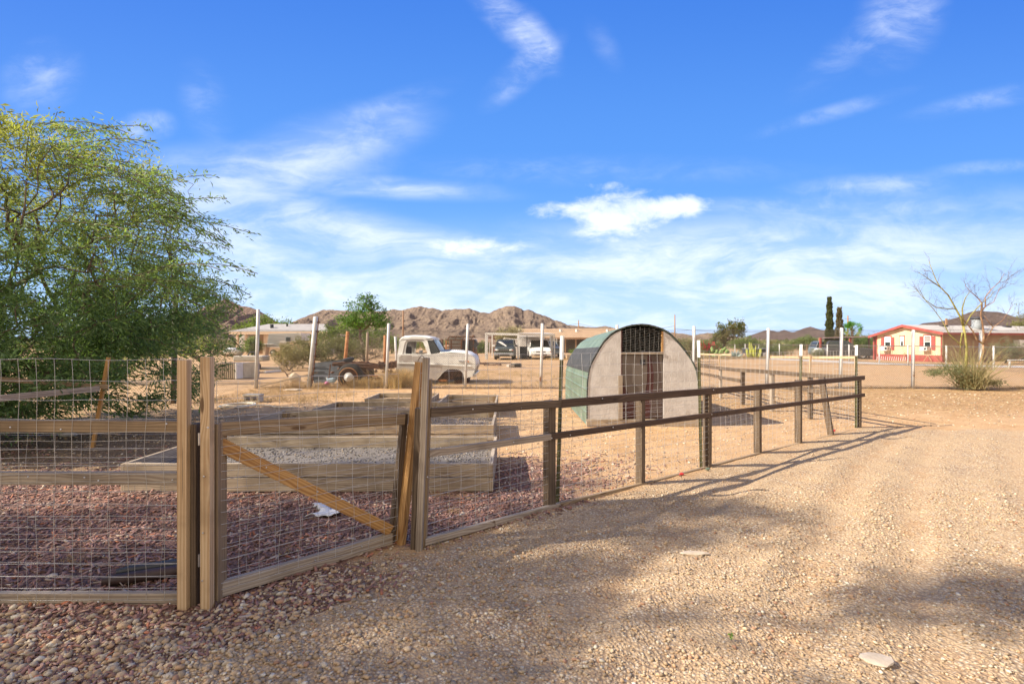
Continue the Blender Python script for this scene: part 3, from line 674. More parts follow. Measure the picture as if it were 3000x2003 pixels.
def gpost(pb, pt, th, nm, mm, off, dep, t=t):
    a = gp(*pb); b = gp(*pt); a.z = min(a.z, .0) 
    return MB().beam(a + gback * off, b + gback * off, th, dep, up=tuple(gback), seg=3, wob=.003).build(nm, mm, t, bevel=.003)
gpost((1157, 1596), (1195, 1212), .045, 'stile', w_post, .05, .05)
gpost((1170, 1596), (1229, 1060), .045, 'stile', w_gate, -.01, .085)
wire_panel('wire_mesh', (ga.x - .02, ga.y, 0), (gb.x + .02, gb.y, 0), [.06] + ROWS[1:-1], .12, t, z1=-.02, seed=2, off=.012, jit=.008)
wire_panel('wire_mesh', (ga.x - .02, ga.y, 0), (gb.x + .02, gb.y, 0), frange(.12, 1.0, .095), .17, t, z1=-.02, seed=7, off=-.03, jit=.008, r=.001)
studs(t, [gp(778, 1367) + gn * .015, gp(928, 1438) + gn * .015, gp(923, 1640), gp(1060, 1600), D(609, 1252, g1.y - .07), D(592, 1700, g1.y - .05), D(597, 1395, g1.y - .05), D(594, 1560, g1.y - .05)])
for py in (1285, 1640): MB().beam(D(583, py - 14, 2.75), D(583, py + 14, 2.75), .028, .012, up=(0, 1, 0)).tube([D(583, py - 18, 2.735), D(583, py + 18, 2.735)], .007, 8).build('hinge', m_steel, t)
# latch loop
lp = [gp(1222, 1068), gp(1226, 1052), gp(1236, 1040), gp(1247, 1052), gp(1252, 1062)]
MB().tube(lp, .003, 6).build('latch_wire', m_rust, t, smooth=True)
# the long front side
FP = [G(1226, 1603), G(1610, 1482), G(1876, 1416), G(2072, 1366), G(2220, 1325), G(2339, 1296), G(2436, 1272), G(2514, 1252)]
t = thing('wooden_fence', 'dark shaded rail fence with wire mesh running from the gate back to its corner', 'fence', FP[0])
def fray(px, off=0):
    """depth of the fence line along a photo column"""
    k = (px - 1500) / F
    for i in range(len(FP) - 1):
        a, b = FP[i], FP[i + 1]; ka, kb = a.x / a.y, b.x / b.y
        if k <= kb or i == len(FP) - 2:
            dx, dy = b.x - a.x, b.y - a.y; s = (k * a.y - a.x) / (dx - k * dy); return a.y + s * dy
def fpt(px, py):
    d = fray(px); return D(px, py, d)
un = (FP[-1] - FP[0]).normalized(); nn = Vector((un.y, -un.x, 0))      # towards the drive
def strip(rows, nm, mm, th, off):
    P = [(fpt(px, a), fpt(px, b)) for px, a, b in rows]
    for i in range(len(P) - 1):
        a = (P[i][0] + P[i][1]) / 2; b = (P[i + 1][0] + P[i + 1][1]) / 2; h = ((P[i][0] - P[i][1]).length + (P[i + 1][0] - P[i + 1][1]).length) / 2
        e = (b - a).normalized() * .004
        MB().beam(a + nn * off + e, b + nn * off - e * .2, th, h, seg=4, wob=.004).build(nm, mm, t, bevel=.003)
strip([(1250, 1193, 1218), (1632, 1169, 1191)], 'rail', w_post, .038, .045)
strip([(1632, 1169, 1191), (2086, 1133.5, 1153), (2522, 1100, 1110.5)], 'rail', w_dark, .038, .045)
strip([(1246, 1313, 1334), (1602, 1267, 1284)], 'rail', w_grey, .038, .047)
strip([(1602, 1267, 1284), (2086, 1204, 1218), (2522, 1151, 1160)], 'rail', w_dark, .038, .047)
strip([(1236, 1572, 1592), (1440, 1518, 1535), (1632, 1469, 1483)], 'bottom_board', w_grey, .038, .03)
strip([(1632, 1469, 1484), (1885, 1409, 1420), (2225, 1322, 1330), (2520, 1250, 1256)], 'bottom_board', w_side, .038, .03)
def fpost(i, top, w, m, dep=None, lean=0, nm='post'):
    p = FP[i]; zt = zat(top, p.y); MB().beam((p.x, p.y, -.06), (p.x + lean, p.y, zt), w, dep or w, up=(-nn.x, -nn.y, 0), seg=3, wob=.003).build(nm, m, t, bevel=.003)
fpost(1, 1172, .083, w_post); fpost(2, 1161, .055, w_post, .085); fpost(3, 1136, .06, w_post, .085); fpost(4, 1124, .06, w_post, .085); fpost(5, 1112, .06, w_post, .085)
fpost(6, 1104, .05, w_post, .085, lean=-.16); fpost(7, 1101, .06, w_post, .085)
# latch post, lapped from three boards
MB().beam(D(1214, 1615, 3.49), D(1227, 1194, 3.49), .045, .08, up=(0, 1, 0), seg=3).build('post', w_post, t, bevel=.003)
MB().beam(D(1228, 1612, 3.45), D(1249, 1047, 3.45), .044, .06, up=(0, 1, 0), seg=3).build('post', w_grey, t, bevel=.003)
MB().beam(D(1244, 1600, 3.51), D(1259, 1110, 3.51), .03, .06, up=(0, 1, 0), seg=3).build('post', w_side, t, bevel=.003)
for i in range(len(FP) - 1):
    wire_panel('wire_mesh', FP[i], FP[i + 1], ROWS[:-1] + ([1.40] if i < 3 else [1.36]), .118, t, seed=10 + i, off=.028, jit=.007, r=.0013, z1=-.012)
    if i < 3: wire_panel('wire_mesh', FP[i], FP[i + 1], frange(.05, .98, .1), .19, t, seed=20 + i, off=-.02, jit=.008, r=.001)
# steel T stakes
def tstake(px, base_py, top_py, cap_py, tx=0):
    d = fray(px) + .045; x = (px - 1500) / F * d; zt = zat(top_py, d); zc = zat(cap_py, d)
    T = [(-.017, -.003), (.017, -.003), (.017, .003), (.003, .004), (.003, .03), (-.003, .03), (-.003, .004), (-.017, .003)]
    def seg(z0, z1, nm, m, par, g=0):
        b = MB(); f0, f1 = (z0 / zt) * tx, (z1 / zt) * tx
        b.loft([[(x + f0 + p * (1 + g), d - q * (1 + g), z0) for p, q in T], [(x + f1 + p * (1 + g), d - q * (1 + g), z1) for p, q in T]])
        if not g:
            z = z0 + .05
            while z < z1: b.box((x + z / zt * tx, d - .032, z), (.012, .008, .02)); z += .055
        return b.build(nm, m, par)
    s = seg(-.1, zc, 'steel_stake', m_tgreen, t); seg(zc, zt, 'white_tip', m_whitep, s, .12)
tstake(1633, 1475, 983, 1053, .045); tstake(2054, 1369, 996, 1046, -.03); tstake(2341, 1298, 1008, 1041, .03); tstake(2507, 1255, 1010, 1041, .01)
studs(t, [fpt(px, py) + nn * .068 for px, py in ((1372, 1195), (1512, 1191), (1750, 1165), (2075, 1140), (1491, 1291), (1602, 1279), (1656, 1270), (1781, 1248), (2070, 1211), (1300, 1577), (1240, 1390))], .007)
# back side of the pen
Q = [FP[-1] + Vector((.02, .05, 0)), G(2374, 1226), G(2262, 1204), G(2176, 1184.5), G(2111, 1165), G(2040, 1142)]
t = thing('wooden_fence', 'low grey rail fence closing the far side of the pen, with thin tall stakes', 'fence', Q[0])
tops = [1101, 1094, 1085, 1080, 1073, 1066]; w2 = [.05, .06, .07, .075, .055, .05]
for i in range(1, 6):
    p = Q[i]; MB().beam((p.x, p.y, -.05), (p.x, p.y, zat(tops[i], p.y)), w2[i], .085, up=(0, 1, 0), seg=2).build('post', w_post if i % 2 else w_grey, t, bevel=.003)
for i in range(5):
    a, b = Q[i], Q[i + 1]; za, zb = zat(tops[i] + 4, a.y), zat(tops[i + 1] + 4, b.y)
    MB().beam((a.x - .05, a.y, za), (b.x - .05, b.y, zb), .038, .085, seg=2, wob=.008).build('rail', w_post, t, bevel=.003)
    if i != 2: MB().beam((a.x - .05, a.y, .57), (b.x - .05, b.y, .55), .038, .075, seg=2, wob=.008).build('rail', w_post, t, bevel=.003)
    wire_panel('wire_mesh', a, b, frange(.05, .85, .1) + [1.0, 1.12], .16, t, seed=30 + i, off=0, r=.0014, jit=.01)
for (px0, py0, px1, py1, d) in ((2107, 1041, 2112, 1130, 12.9), (2375, 1041, 2370, 1198, 9.5), (2506, 1043, 2509, 1098, 8.45)):
    MB().beam(D(px1, py1, d), D(px0, py0, d), .032, .02, up=(0, 1, 0)).build('thin_stake', w_new, t)
for (px0, py0, px1, py1, d, d2) in ((2050, 1036, 2142, 1039, 14.5, 12.2), (2258, 1045, 2506, 1046, 10.7, 8.5)):
    MB().beam(D(px0, py0, d), D(px1, py1, d2), .02, .045, seg=4, wob=.01).build('top_strip', w_new, t)

# ---------------------------------------------------------------- raised beds
def bed(label, x0, x1, y0, y1, h, rows, fill, fcol, skew=0, group=None, mm=w_bed):
    t = thing('raised_bed', label, 'planter', ((x0 + x1) / 2, y0, 0)); bh = h / rows; th = .038
    for r_ in range(rows):
        z = bh * (r_ + .5); hh = bh - .009
        for (a, b) in (((x0 + th, y0 + th / 2, z), (x1 - th, y0 + th / 2, z)), ((x0 + th + skew, y1 - th / 2, z), (x1 - th, y1 - th / 2, z)), ((x0 + th / 2, y0, z), (x0 + th / 2 + skew, y1, z)), ((x1 - th / 2, y0, z), (x1 - th / 2, y1, z))):
            MB().beam(a, b, th, hh, seg=3, wob=.004).build('board', mm, t, bevel=.003)
    b = MB()
    for (cx, cy) in ((x0 + .085, y0 + .085), (x1 - .085, y0 + .085), (x0 + .085 + skew, y1 - .085), (x1 - .085, y1 - .085), ((x0 + x1) / 2, y0 + .085)): MB().beam((cx, cy, .01), (cx, cy, h - .02), .085, .085, up=(0, 1, 0)).build('corner_block', w_side, t)
    nx, ny = 40, 16; X, Y = np.meshgrid(np.linspace(x0 + th, x1 - th, nx), np.linspace(y0 + th, y1 - th, ny)); X = X + skew * (Y - y0) / (y1 - y0) * np.clip((x1 - X) / (x1 - x0), 0, 1)
    Z = fill + .018 * fbm(X * 3, Y * 3, x0 * 2)
    V = np.stack([X, Y, Z], -1).reshape(-1, 3); a = (np.arange(ny - 1)[:, None] * nx + np.arange(nx - 1)[None]).ravel(); Fq = np.stack([a, a + 1, a + nx + 1, a + nx], 1)
    N = int(2600 * (x1 - x0) * (y1 - y0) / 5); P = np.stack([rng.uniform(x0 + .06, x1 - .06, N), rng.uniform(y0 + .06, y1 - .06, N), np.full(N, fill)], 1); P[:, 2] += .018 * fbm(P[:, 0] * 3, P[:, 1] * 3, x0 * 2) + .003
    base = np.array(fcol); c = base[rng.integers(0, len(base), N)] * rng.uniform(.7, 1.2, (N, 1)); V2, F2, C2 = stones(P, rng.uniform(.005, .016, N), c)
    Ft = np.vstack([Fq[:, [0, 1, 2]], Fq[:, [0, 2, 3]], F2 + len(V)]); cg = np.tile(base.mean(0) * .8, (len(V), 1)) * (1 + .25 * fbm(V[:, 0] * 5, V[:, 1] * 5, 2)[:, None])
    npmesh('fill', np.vstack([V, V2]), Ft, m_pebble, t, np.vstack([cg, C2]))
GREYF = [(.16, .155, .15), (.27, .26, .25), (.10, .10, .10), (.25, .20, .15)]; TANF = [(.46, .32, .19), (.52, .38, .24), (.40, .30, .2)]
ya = G(1440, 1440).y
bed('long two board raised bed nearest the gate, filled with grey gravel', -3.92, -.19, ya, 6.18, .286, 2, .145, GREYF)
bed('middle two board raised bed between the gravel bed and the low frames', -4.08, -.27, 7.02, 8.54, .286, 2, .17, GREYF + TANF)
bed('small square two board raised bed at the right end behind the middle bed', -1.49, -.31, 9.5, 10.95, .30, 2, .12, TANF)
bed('low single board frame of sand left of the small square bed', -4.06, -1.56, 9.7, 10.9, .14, 1, .03, TANF, skew=.08)
bed('farthest low single board frame, empty, nearest the pickup', -3.55, -1.95, 11.5, 12.8, .14, 1, .02, TANF)

# ---------------------------------------------------------------- arched coop
def build_coop():
    t = thing('chicken_coop', 'arched stucco coop with green sheet roof, black band and brown panelled door', 'coop', (2.32, 8.5, 0))
    d0 = 8.5; kx = .2551 * d0 / F
    def cz(zx, zy): return ((1600 + zx * .2551 - 1500) / F * d0, H - (900 + zy * .2551 - 1001) * d0 / F)
    arch = [(472, 1285), (473, 1050), (478, 870), (500, 725), (535, 630), (575, 560), (620, 480), (670, 405), (740, 332), (800, 292), (860, 264), (930, 240), (1010, 224), (1100, 216), (1180, 223), (1260, 243), (1348, 274), (1410, 312), (1470, 368), (1530, 432), (1590, 505), (1640, 575), (1690, 660), (1725, 745), (1745, 850), (1755, 1000), (1758, 1130), (1760, 1285)]
    A = [cz(*p) for p in arch]; A[0] = (A[0][0], .12); A[-1] = (A[-1][0], .12)
    zb = .13
    xl = cz(862, 0)[0]; xr = cz(1346, 0)[0]
    L = [p for p in A if p[0] <= xl + 1e-3]; Rr = [p for p in A if p[0] >= xr - 1e-3]
    MB().prism([(x, d0, z) for x, z in [(xl, zb)] + [(L[0][0], zb)] + L[1:]], (0, .05, 0)).build('front_wall', m_stucco, t)
    MB().prism([(x, d0, z) for x, z in Rr[:-1] + [(Rr[-1][0], zb), (xr, zb)]], (0, .05, 0)).build('front_wall', m_stucco, t)
    MB().beam((A[0][0] - .01, d0 + .03, .065), (A[-1][0] + .02, d0 + .03, .062), .09, .125, seg=3).build('skid', w_bed, t, bevel=.004)
    # frame members
    ztop = cz(0, 520)[1]; zdo = cz(0, 540)[1]
    MB().beam((xl, d0 + .02, ztop - .01), (xr, d0 + .02, ztop - .01), .07, .035).build('lintel', w_grey, t)
    MB().beam((xr - .015, d0 + .02, ztop), (xr - .015, d0 + .02, A[16][1]), .03, .05, up=(0, 1, 0)).build('jamb', w_gate, t)
    MB().beam((xl + .008, d0 + .02, zb), (xl + .008, d0 + .02, A[10][1]), .014, .06, up=(0, 1, 0)).build('jamb', m_maroon, t)
    a = cz(850, 780); MB().beam((a[0], d0 - .02, zb), (a[0], d0 - .02, a[1]), .075, .02, up=(0, 1, 0)).build('jamb', w_grey, t)
    wp = []
    zz = cz(0, 270)[1]
    for k in range(1, 9):
        x = xl + (xr - xl) * k / 9; top = np.interp(x, [p[0] for p in A], [p[1] for p in A]) - .01; wp.append([(x + .004 * math.sin(k * 5 + q), d0 - .005, ztop + (top - ztop) * q / 6) for q in range(7)])
    z = ztop + .02
    while z < 1.74:
        xs = [x for x in np.linspace(xl, xr, 19) if np.interp(x, [p[0] for p in A], [p[1] for p in A]) > z]
        if len(xs) > 1: wp.append([(x, d0 - .006, z + .005 * math.sin(x * 30 + z * 40)) for x in xs])
        z += .036
    wires('vent_mesh', wp, .0010, m_wire, t)
    # door
    x0, x1 = xl + .02, xr - .005; zt = zdo - .012
    door = MB().prism([(x0, d0 + .022, zb + .01), (x1, d0 + .022, zb + .01), (x1, d0 + .022, zt), (x0, d0 + .022, zt)], (0, .03, 0)).build('door', m_maroon, t)
    c = lambda zx, zy: (cz(zx, zy)[0], d0 + .019, cz(zx, zy)[1])
    MB().prism([c(866, 545), c(1166, 545), c(1164, 700), c(1160, 850), c(1140, 990), c(1105, 1060), c(1060, 1110), c(1010, 1085), c(950, 1000), c(900, 900), c(866, 800)], (0, .006, 0)).build('taupe_panel', m_taupe, door)
    MB().prism([c(1206, 545), c(1300, 545), c(1318, 700), c(1332, 900), c(1336, 1270), c(1190, 1270), c(1215, 1100), c(1236, 900), c(1240, 760)], (0, .006, 0)).build('brown_strip', m_dbrown, door)
    MB().prism([c(1300, 545), c(1340, 545), c(1340, 1000), c(1330, 860), c(1316, 700)], (0, .005, 0)).build('taupe_panel', m_taupe, door)
    p0, p1 = c(1085, 600), c(1142, 658); e = .004
    MB().beam(((p0[0] + p1[0]) / 2, d0 + .015, p0[2]), ((p0[0] + p1[0]) / 2, d0 + .015, p1[2]), p1[0] - p0[0], .005, up=(0, 1, 0)).build('hatch', m_black, door)
    MB().beam(c(1105, 600), c(1132, 655), .02, .012, up=(0, 1, 0)).build('latch', w_new, door)
    # roof skin: front arch to a lower rear arch
    xc, D1 = 2.28, 11.95
    def ring(d):
        f = (d - d0) / (D1 - d0); o = []
        for (x, z) in A: o.append((xc + (x - xc) * 1.004, d, .02 + (z - .0) * (1 - .075 * f) + .012))
        o[0] = (o[0][0], d, .03); o[-1] = (o[-1][0], d, .03)
        # densify
        P = []
        for a, b in zip(o[:-1], o[1:]):
            n = max(1, int(math.dist(a, b) / .05)); P += [tuple(a[q] + (b[q] - a[q]) * k / n for q in range(3)) for k in range(n)]
        return P + [o[-1]]
    r0, r1 = ring(d0 - .002), ring(D1); n = min(len(r0), len(r1))
    def resample(r, n):
        s = [0]
        for a, b in zip(r[:-1], r[1:]): s.append(s[-1] + math.dist(a, b))
        ts = np.linspace(0, s[-1], n); return [tuple(np.interp(q, s, [p[k] for p in r]) for k in range(3)) for q in ts]
    n = 160; r0, r1 = resample(r0, n), resample(r1, n)
    L1 = next(i for i in range(n) if r0[i][2] > .99); L2 = next(i for i in range(n) if r0[i][2] > 1.385); R2 = n - 1 - L1
    def band(i0, i1, nm, m, lift, rib):
        rr = []
        for (ra, k) in ((r0, 0), (r1, 1)):
            o = []; 
            for i in range(i0, i1 + 1):
                a = Vector(ra[max(i - 1, 0)]); b = Vector(ra[min(i + 1, n - 1)]); nrm = Vector((-(b.z - a.z), 0, (b.x - a.x))).normalized()
                up = lift + (rib if (i % 7) < 1 else 0); o.append(Vector(ra[i]) + nrm * up)
            rr.append(o)
        b = MB(); mid = [a.lerp(c_, .5) - Vector((0, 0, .004)) for a, c_ in zip(*rr)]; b.loft([rr[0], mid, rr[1]], close=False, cap=False)
        o = b.build(nm, m, t, smooth=False); sd = o.modifiers.new('solid', 'SOLIDIFY'); sd.thickness = .012; sd.offset = -1
    band(0, L1, 'side_sheet', m_ngreen, .0, .012); band(L1 - 2, L2, 'roof_band', m_tar, .012, .0); band(L2 - 2, n - 42, 'roof_sheet', m_ngreen, .0, .012); band(n - 44, n - 1, 'side_sheet', m_ngreen, -.006, .010)
    b = MB(); b.loft([[(xc + (p[0] - xc) * .975, q, p[2] * .975 + .002) for p in rr_] for q, rr_ in ((d0 + .06, r0), (D1 - .08, r1))], close=False, cap=False).build('dark_shell', m_black, t)  # black inner shell added to keep the vent opening dark
    b = MB(); Ab = [(p[0], D1 - .04, p[2] - .02) for p in r1]; b.prism(Ab, (0, .03, 0)).build('rear_wall', m_tar, t)  # wall coloured black: interior shade put into it
    e = MB(); e.tube([(p[0], d0 + .004, p[2] + .004) for p in r0[2:-2]], .012, 6).build('edge_trim', m_tar, t, smooth=True)
    for (x, z) in ((cz(985, 222)), (cz(1070, 214)), (cz(1130, 218)), (cz(1215, 232)), (cz(1270, 246))): MB().blob((x, d0 - .02, z + .025), (.035, .04, .018), x, .4, 1).build('tar_lump', m_tar, t)
build_coop()

# ---------------------------------------------------------------- chain link fences
def chain(P, h, cell, r, t, nm='mesh', sag=0.0):
    A, B = [], []
    for a, b in zip(P[:-1], P[1:]):
        a = Vector((a[0], a[1], 0)); b = Vector((b[0], b[1], 0)); L = (b - a).length; u = (b - a) / L; n = int(L / cell); off = Vector((u.y, -u.x, 0)) * .03
        for k in range(-int(h / cell) - 1, n + 1):
            for sgn in (1, -1):
                s0 = k * cell; s1 = s0 + h; z0, z1 = .02, h + .02
                if sgn < 0: z0, z1 = z1, z0
                c0, c1 = max(s0, 0), min(s1, L)
                if c1 <= c0: continue
                f0 = (c0 - s0) / h; f1 = (c1 - s0) / h
                A.append(a + u * c0 + off * .2 * sgn + Vector((0, 0, z0 + (z1 - z0) * f0))); B.append(a + u * c1 + off * .2 * sgn + Vector((0, 0, z0 + (z1 - z0) * f1)))
    V, Fc = seg_arrays(A, B, r, r, 3); return npmesh(nm, V, Fc, m_link, t, smooth=True)
def pipe(t, pb, pt, d, r, m=m_pipe, nm='post', n=10):
    a = D(pb[0], pb[1], d); a.z = -.05; b = D(pt[0], pt[1], d)
    b_ = MB().tube([a, a.lerp(b, .5), b], r, n); b_.blob(b, (r, r, r * .5), 0, 0, 1); return b_.build(nm, m, t, smooth=True)
t = thing('chain_link_fence', 'tall chain link fence on white pipe posts across the back of the yard', 'fence', (0, 15.4, 0))
for (xb, xt, yt, r) in ((750, 757, 907, .055), (1131, 1139, 948, .045), (1362, 1371, 949, .045), (1584, 1589, 948, .05), (1808, 1808, 952, .045), (2031, 2033, 956, .05), (2246, 2251, 962, .05), (2461, 2466, 961, .05), (2674, 2676, 967, .048), (2869, 2874, 970, .045)):
    pipe(t, (xb, 1137), (xt, yt), 15.42, r)
a = G(905, 1121); lean = pipe(t, (905, 1137), (925, 929), 15.45, .075, m_pipe)
MB().tube([D(915, 1122, 15.4), D(934, 930, 15.4)], .018, 6).build('tie_rod', m_rust, t)
b = MB()
for f in (.12, .28, .45, .62, .8, .93): p = D(905, 1137, 15.45).lerp(D(925, 929, 15.45), f); b.tube([p - Vector((.09, 0, 0)), p + Vector((.14, 0, 0))], .028, 6)
b.build('tie_band', m_rust, t)
chain([(-8.3, 15.4), (18.5, 15.4)], 1.86, .072, .0030, t)
wires('tension_wire', [[(x, 15.39, z + .012 * math.sin(x * 1.7 + z * 5)) for x in np.linspace(-8.3, 18.5, 80)] for z in (.06, .78, 1.88)], .004, m_link, t)
t = thing('chain_link_fence', 'shaded chain link fence on dull posts behind the big mesquite', 'fence', (-8.5, 8, 0))
pipe(t, (508, 1182), (514, 872), 11.7, .06, mat('shaded_post', (.10, .09, .085), (.20, .18, .165), rough=.8, scale=6)); pipe(t, (3, 1252), (1, 860), 8.4, .05)  # first post darkened: tree shade put into its colour
pipe(t, (-500, 1400), (-500, 850), 5.4, .05)
chain([(-9.0, 4.5), (-8.3, 15.4)], 1.9, .075, .0025, t)
# property line fence towards the mobile home
t = thing('chain_link_fence', 'low chain link fence with top rail along the road by the yellow house', 'fence', (26, 36, 0))
PL = [(26.3, 53.9), (26.3, 47), (26.4, 40.0), (26.1, 37), (25.6, 33.3), (25.2, 30.4), (25.0, 27.5), (24.8, 24.6), (24.6, 21.5)]
for (x, y) in PL: MB().tube([(x, y, -.05), (x, y, 1.30)], .045, 8).build('post', m_pipe, t, smooth=True)
MB().tube([(x, y, 1.24) for x, y in PL], .025, 6).build('top_rail', m_link, t)
chain(PL, 1.2, .12, .003, t)
t = thing('chain_link_fence', 'distant low chain link fence behind the cactus garden', 'fence', (27, 54, 0))
for px in (1985, 2020, 2060, 2102, 2153, 2184, 2223, 2265, 2318, 2364, 2422): x = (px - 1500) / F * 54; MB().tube([(x + (.3 if px == 2318 else 0), 54, 1.25), (x, 54, -.05)], .05, 6).build('post', m_pipe if px % 2 else w_barko, t)
MB().tube([(18.5, 54, 1.2), (35.5, 54, 1.2)], .03, 6).build('top_rail', m_link, t); chain([(18.5, 54), (35.5, 54)], 1.15, .18, .004, t)
t = thing('chain_link_fence', 'far chain link fence behind the carport and parked cars', 'fence', (-2, 62, 0))
for px in (1330, 1378, 1434, 1490, 1560): x = (px - 1500) / F * 62; MB().tube([(x, 62, -.05), (x, 62, 1.45)], .05, 6).build('post', m_pipe, t)
MB().tube([(-9.5, 62, 1.4), (4, 62, 1.4)], .03, 6).build('top_rail', m_link, t); chain([(-9.5, 62), (4, 62)], 1.35, .2, .005, t)

# ---------------------------------------------------------------- wheels
def wheel(t, c, r, w, axis='y', tyre_r=.72, hub=m_chrome, nm='wheel'):
    c = Vector(c); wh = MB().lathe([(r * tyre_r, -w / 2), (r * .93, -w / 2), (r, -w * .3), (r, w * .3), (r * .93, w / 2), (r * tyre_r, w / 2), (r * tyre_r, -w / 2)], c, axis, 24).build(nm, m_tire, t, smooth=True)
    MB().lathe([(0, -w * .38), (r * .28, -w * .42), (r * .3, -w * .25), (r * .55, -w * .2), (r * tyre_r, -w * .5), (r * tyre_r, w * .4), (0, w * .3)], c, axis, 20).build('rim', hub, wh, smooth=True)
    return wh

# ---------------------------------------------------------------- stripped pickup: cab and front clip
def build_pickup():
    d = 16.9; k = .1403 * d / F
    t = thing('old_pickup_truck', 'stripped old white pickup cab with dented primer grey door and no front wheels', 'truck', ((1275 - 1500) / F * d, d, 0))
    X = lambda zx: (1150 + zx * .1403 - 1500) / F * d
    Z = lambda zy: H - (940 + zy * .1403 - 1001) * d / F
    y0, y1 = d - .0, d + 1.86; ym = (y0 + y1) / 2
    # lower body side below the belt, wheel arch cut out
    low = [(80, 1160), (95, 1000), (93, 880), (100, 760), (110, 690), (790, 690), (980, 660), (1200, 668), (1500, 690), (1640, 712), (1700, 750), (1728, 810), (1735, 900), (1722, 1000), (1700, 1120), (1690, 1150), (1530, 1190), (1492, 1200), (1478, 1110), (1440, 1050), (1370, 1012), (1250, 1000), (1160, 1012), (1090, 1040), (1030, 1100), (980, 1170), (930, 1225), (900, 1220), (750, 1215), (420, 1200), (200, 1180)]
    def side(y, th, nm='body_side'):
        b = MB(); b.prism([(X(a), y, Z(c)) for a, c in low], (0, th, 0)); return b.build(nm, m_pick, t)
    s = side(y0, .05); side(y1 - .05, .05)
    # door panel, primer grey and dented
    dp = [(130, 760), (180, 712), (395, 712), (410, 760), (395, 850), (300, 868), (140, 862)]
    MB().prism([(X(a), y0 - .012, Z(c)) for a, c in dp], (0, .014, 0)).build('door_dent', m_prim, t)
    MB().prism([(X(a), y0 - .010, Z(c)) for a, c in [(425, 735), (560, 725), (640, 790), (760, 880), (640, 895), (470, 880), (420, 830)]], (0, .012, 0)).build('door_dent', m_prim, t)
    MB().prism([(X(a), y0 - .008, Z(c)) for a, c in [(100, 905), (620, 925), (1040, 940), (1040, 1000), (985, 1120), (920, 1205), (100, 1180)]], (0, .010, 0)).build('lower_door', m_prim, t)  # primer band; shade of the lower body also put into its grey
    MB().beam((X(100), y0 - .015, Z(872)), (X(1640), y0 - .015, Z(945)), .03, .035, seg=2).build('trim_strip', m_pick, t, bevel=.008)
    # hood and cowl skin, crowned
    prof = [(985, 655), (1080, 652), (1220, 650), (1400, 662), (1560, 682), (1650, 708), (1700, 748), (1728, 808), (1734, 880), (1722, 960)]
    b = MB(); rings = []
    for a, c in prof:
        rg = []
        for q in range(9):
            f = q / 8; cr = .075 * (1 - (2 * f - 1) ** 4) * (1 if c < 700 else .2); rg.append((X(a) + (.05 * (1 - (2 * f - 1) ** 2) if c > 700 else 0), y0 + .02 + f * (y1 - y0 - .04), Z(c) + cr))
        rings.append(rg)
    hd = b.loft(rings, close=False, cap=False).build('hood', m_pick, t, smooth=True); so = hd.modifiers.new('s', 'SOLIDIFY'); so.thickness = .02
    hp = []
    for a, c, f0, f1 in ((990, 655, .02, .95), (1060, 652, .02, .9), (1130, 651, .05, .8), (1200, 651, .1, .6)): hp.append([(X(a), y0 + .02 + (f0 + (f1 - f0) * q / 6) * (y1 - y0), Z(c) + .075 * (1 - (2 * (f0 + (f1 - f0) * q / 6) - 1) ** 4) + .004) for q in range(7)])
    MB().loft(hp, close=False, cap=False).build('bare_patch', m_bluep, t, smooth=True)
    # nose: grille opening, lamps
    MB().beam((X(1712), y0 + .1, Z(960)), (X(1712), y1 - .1, Z(960)), .03, .30, up=(0, 0, 1)).build('grille', m_bk, t)
    for yy in (y0 + .25, y1 - .25): MB().lathe([(0, .06), (.09, .05), (.11, .0), (.11, -.05)], (X(1722), yy, Z(930)), 'x', 16).build('headlight', m_lamp, t, smooth=True)
    MB().beam((X(1700), y0 - .01, Z(1130)), (X(1715), y1, Z(1130)), .1, .12).build('bumper', m_chrome, t, bevel=.02)
    MB().beam((X(1690), y0 + .03, Z(1000)), (X(1716), y0 + .02, Z(1165)), .06, .05, up=(0, 1, 0)).build('bumper_bracket', m_bcar, t)
    MB().box((X(1570), y0 - .012, Z(842)), (.075, .02, .045)).build('side_marker', m_amber, t)
    MB().beam((X(1380), y0 - .012, Z(832)), (X(1530), y0 - .012, Z(842)), .02, .03).build('side_trim', m_chrome, t)
    # cab shell with window openings
    cab_o = [(100, 700), (118, 520), (150, 380), (190, 345), (450, 335), (700, 350), (830, 385), (700, 395), (720, 420), (795, 690)]
    win_o = [(262, 665), (268, 590), (290, 470), (300, 440), (330, 422), (540, 420), (612, 424), (640, 450), (726, 670), (720, 690), (500, 685), (300, 680)]
    yi = y0 + .12            # tumblehome
    def ty(zy): return y0 + .02 + (700 - zy) / 390 * .11
    out = [(215, 700), (175, 640) , (150, 500), (170, 400), (215, 372), (420, 368), (640, 372), (690, 400), (740, 520), (790, 690), (600, 700), (400, 700)]
    outer = [(102, 700), (112, 600), (128, 470), (160, 385), (230, 350), (420, 345), (660, 350), (712, 392), (752, 520), (800, 700), (600, 702), (400, 702)]
    inner = [(262, 682), (266, 610), (282, 500), (300, 440), (335, 424), (440, 422), (600, 424), (632, 448), (676, 550), (728, 672), (640, 690), (400, 685)]
    for sgn in (0, 1):
        fy = (lambda zy, o=0: ty(zy) + o) if not sgn else (lambda zy, o=0: y0 + y1 - ty(zy) - o)
        r1_ = [(X(a), fy(c), Z(c)) for a, c in outer]; r2_ = [(X(a), fy(c), Z(c)) for a, c in inner]; r3_ = [(X(a), fy(c, .05), Z(c)) for a, c in inner]
        MB().loft([r1_, r2_, r3_], cap=False).build('cab_side', m_pick, t, smooth=False)
        # door frame line
        MB().tube([(X(a), fy(c, -.006), Z(c)) for a, c in [(212, 700), (228, 600), (250, 470), (280, 408), (400, 398), (620, 400), (665, 430)]], .009, 5).build('door_seam', m_rust, t)
    # roof
    rf = []
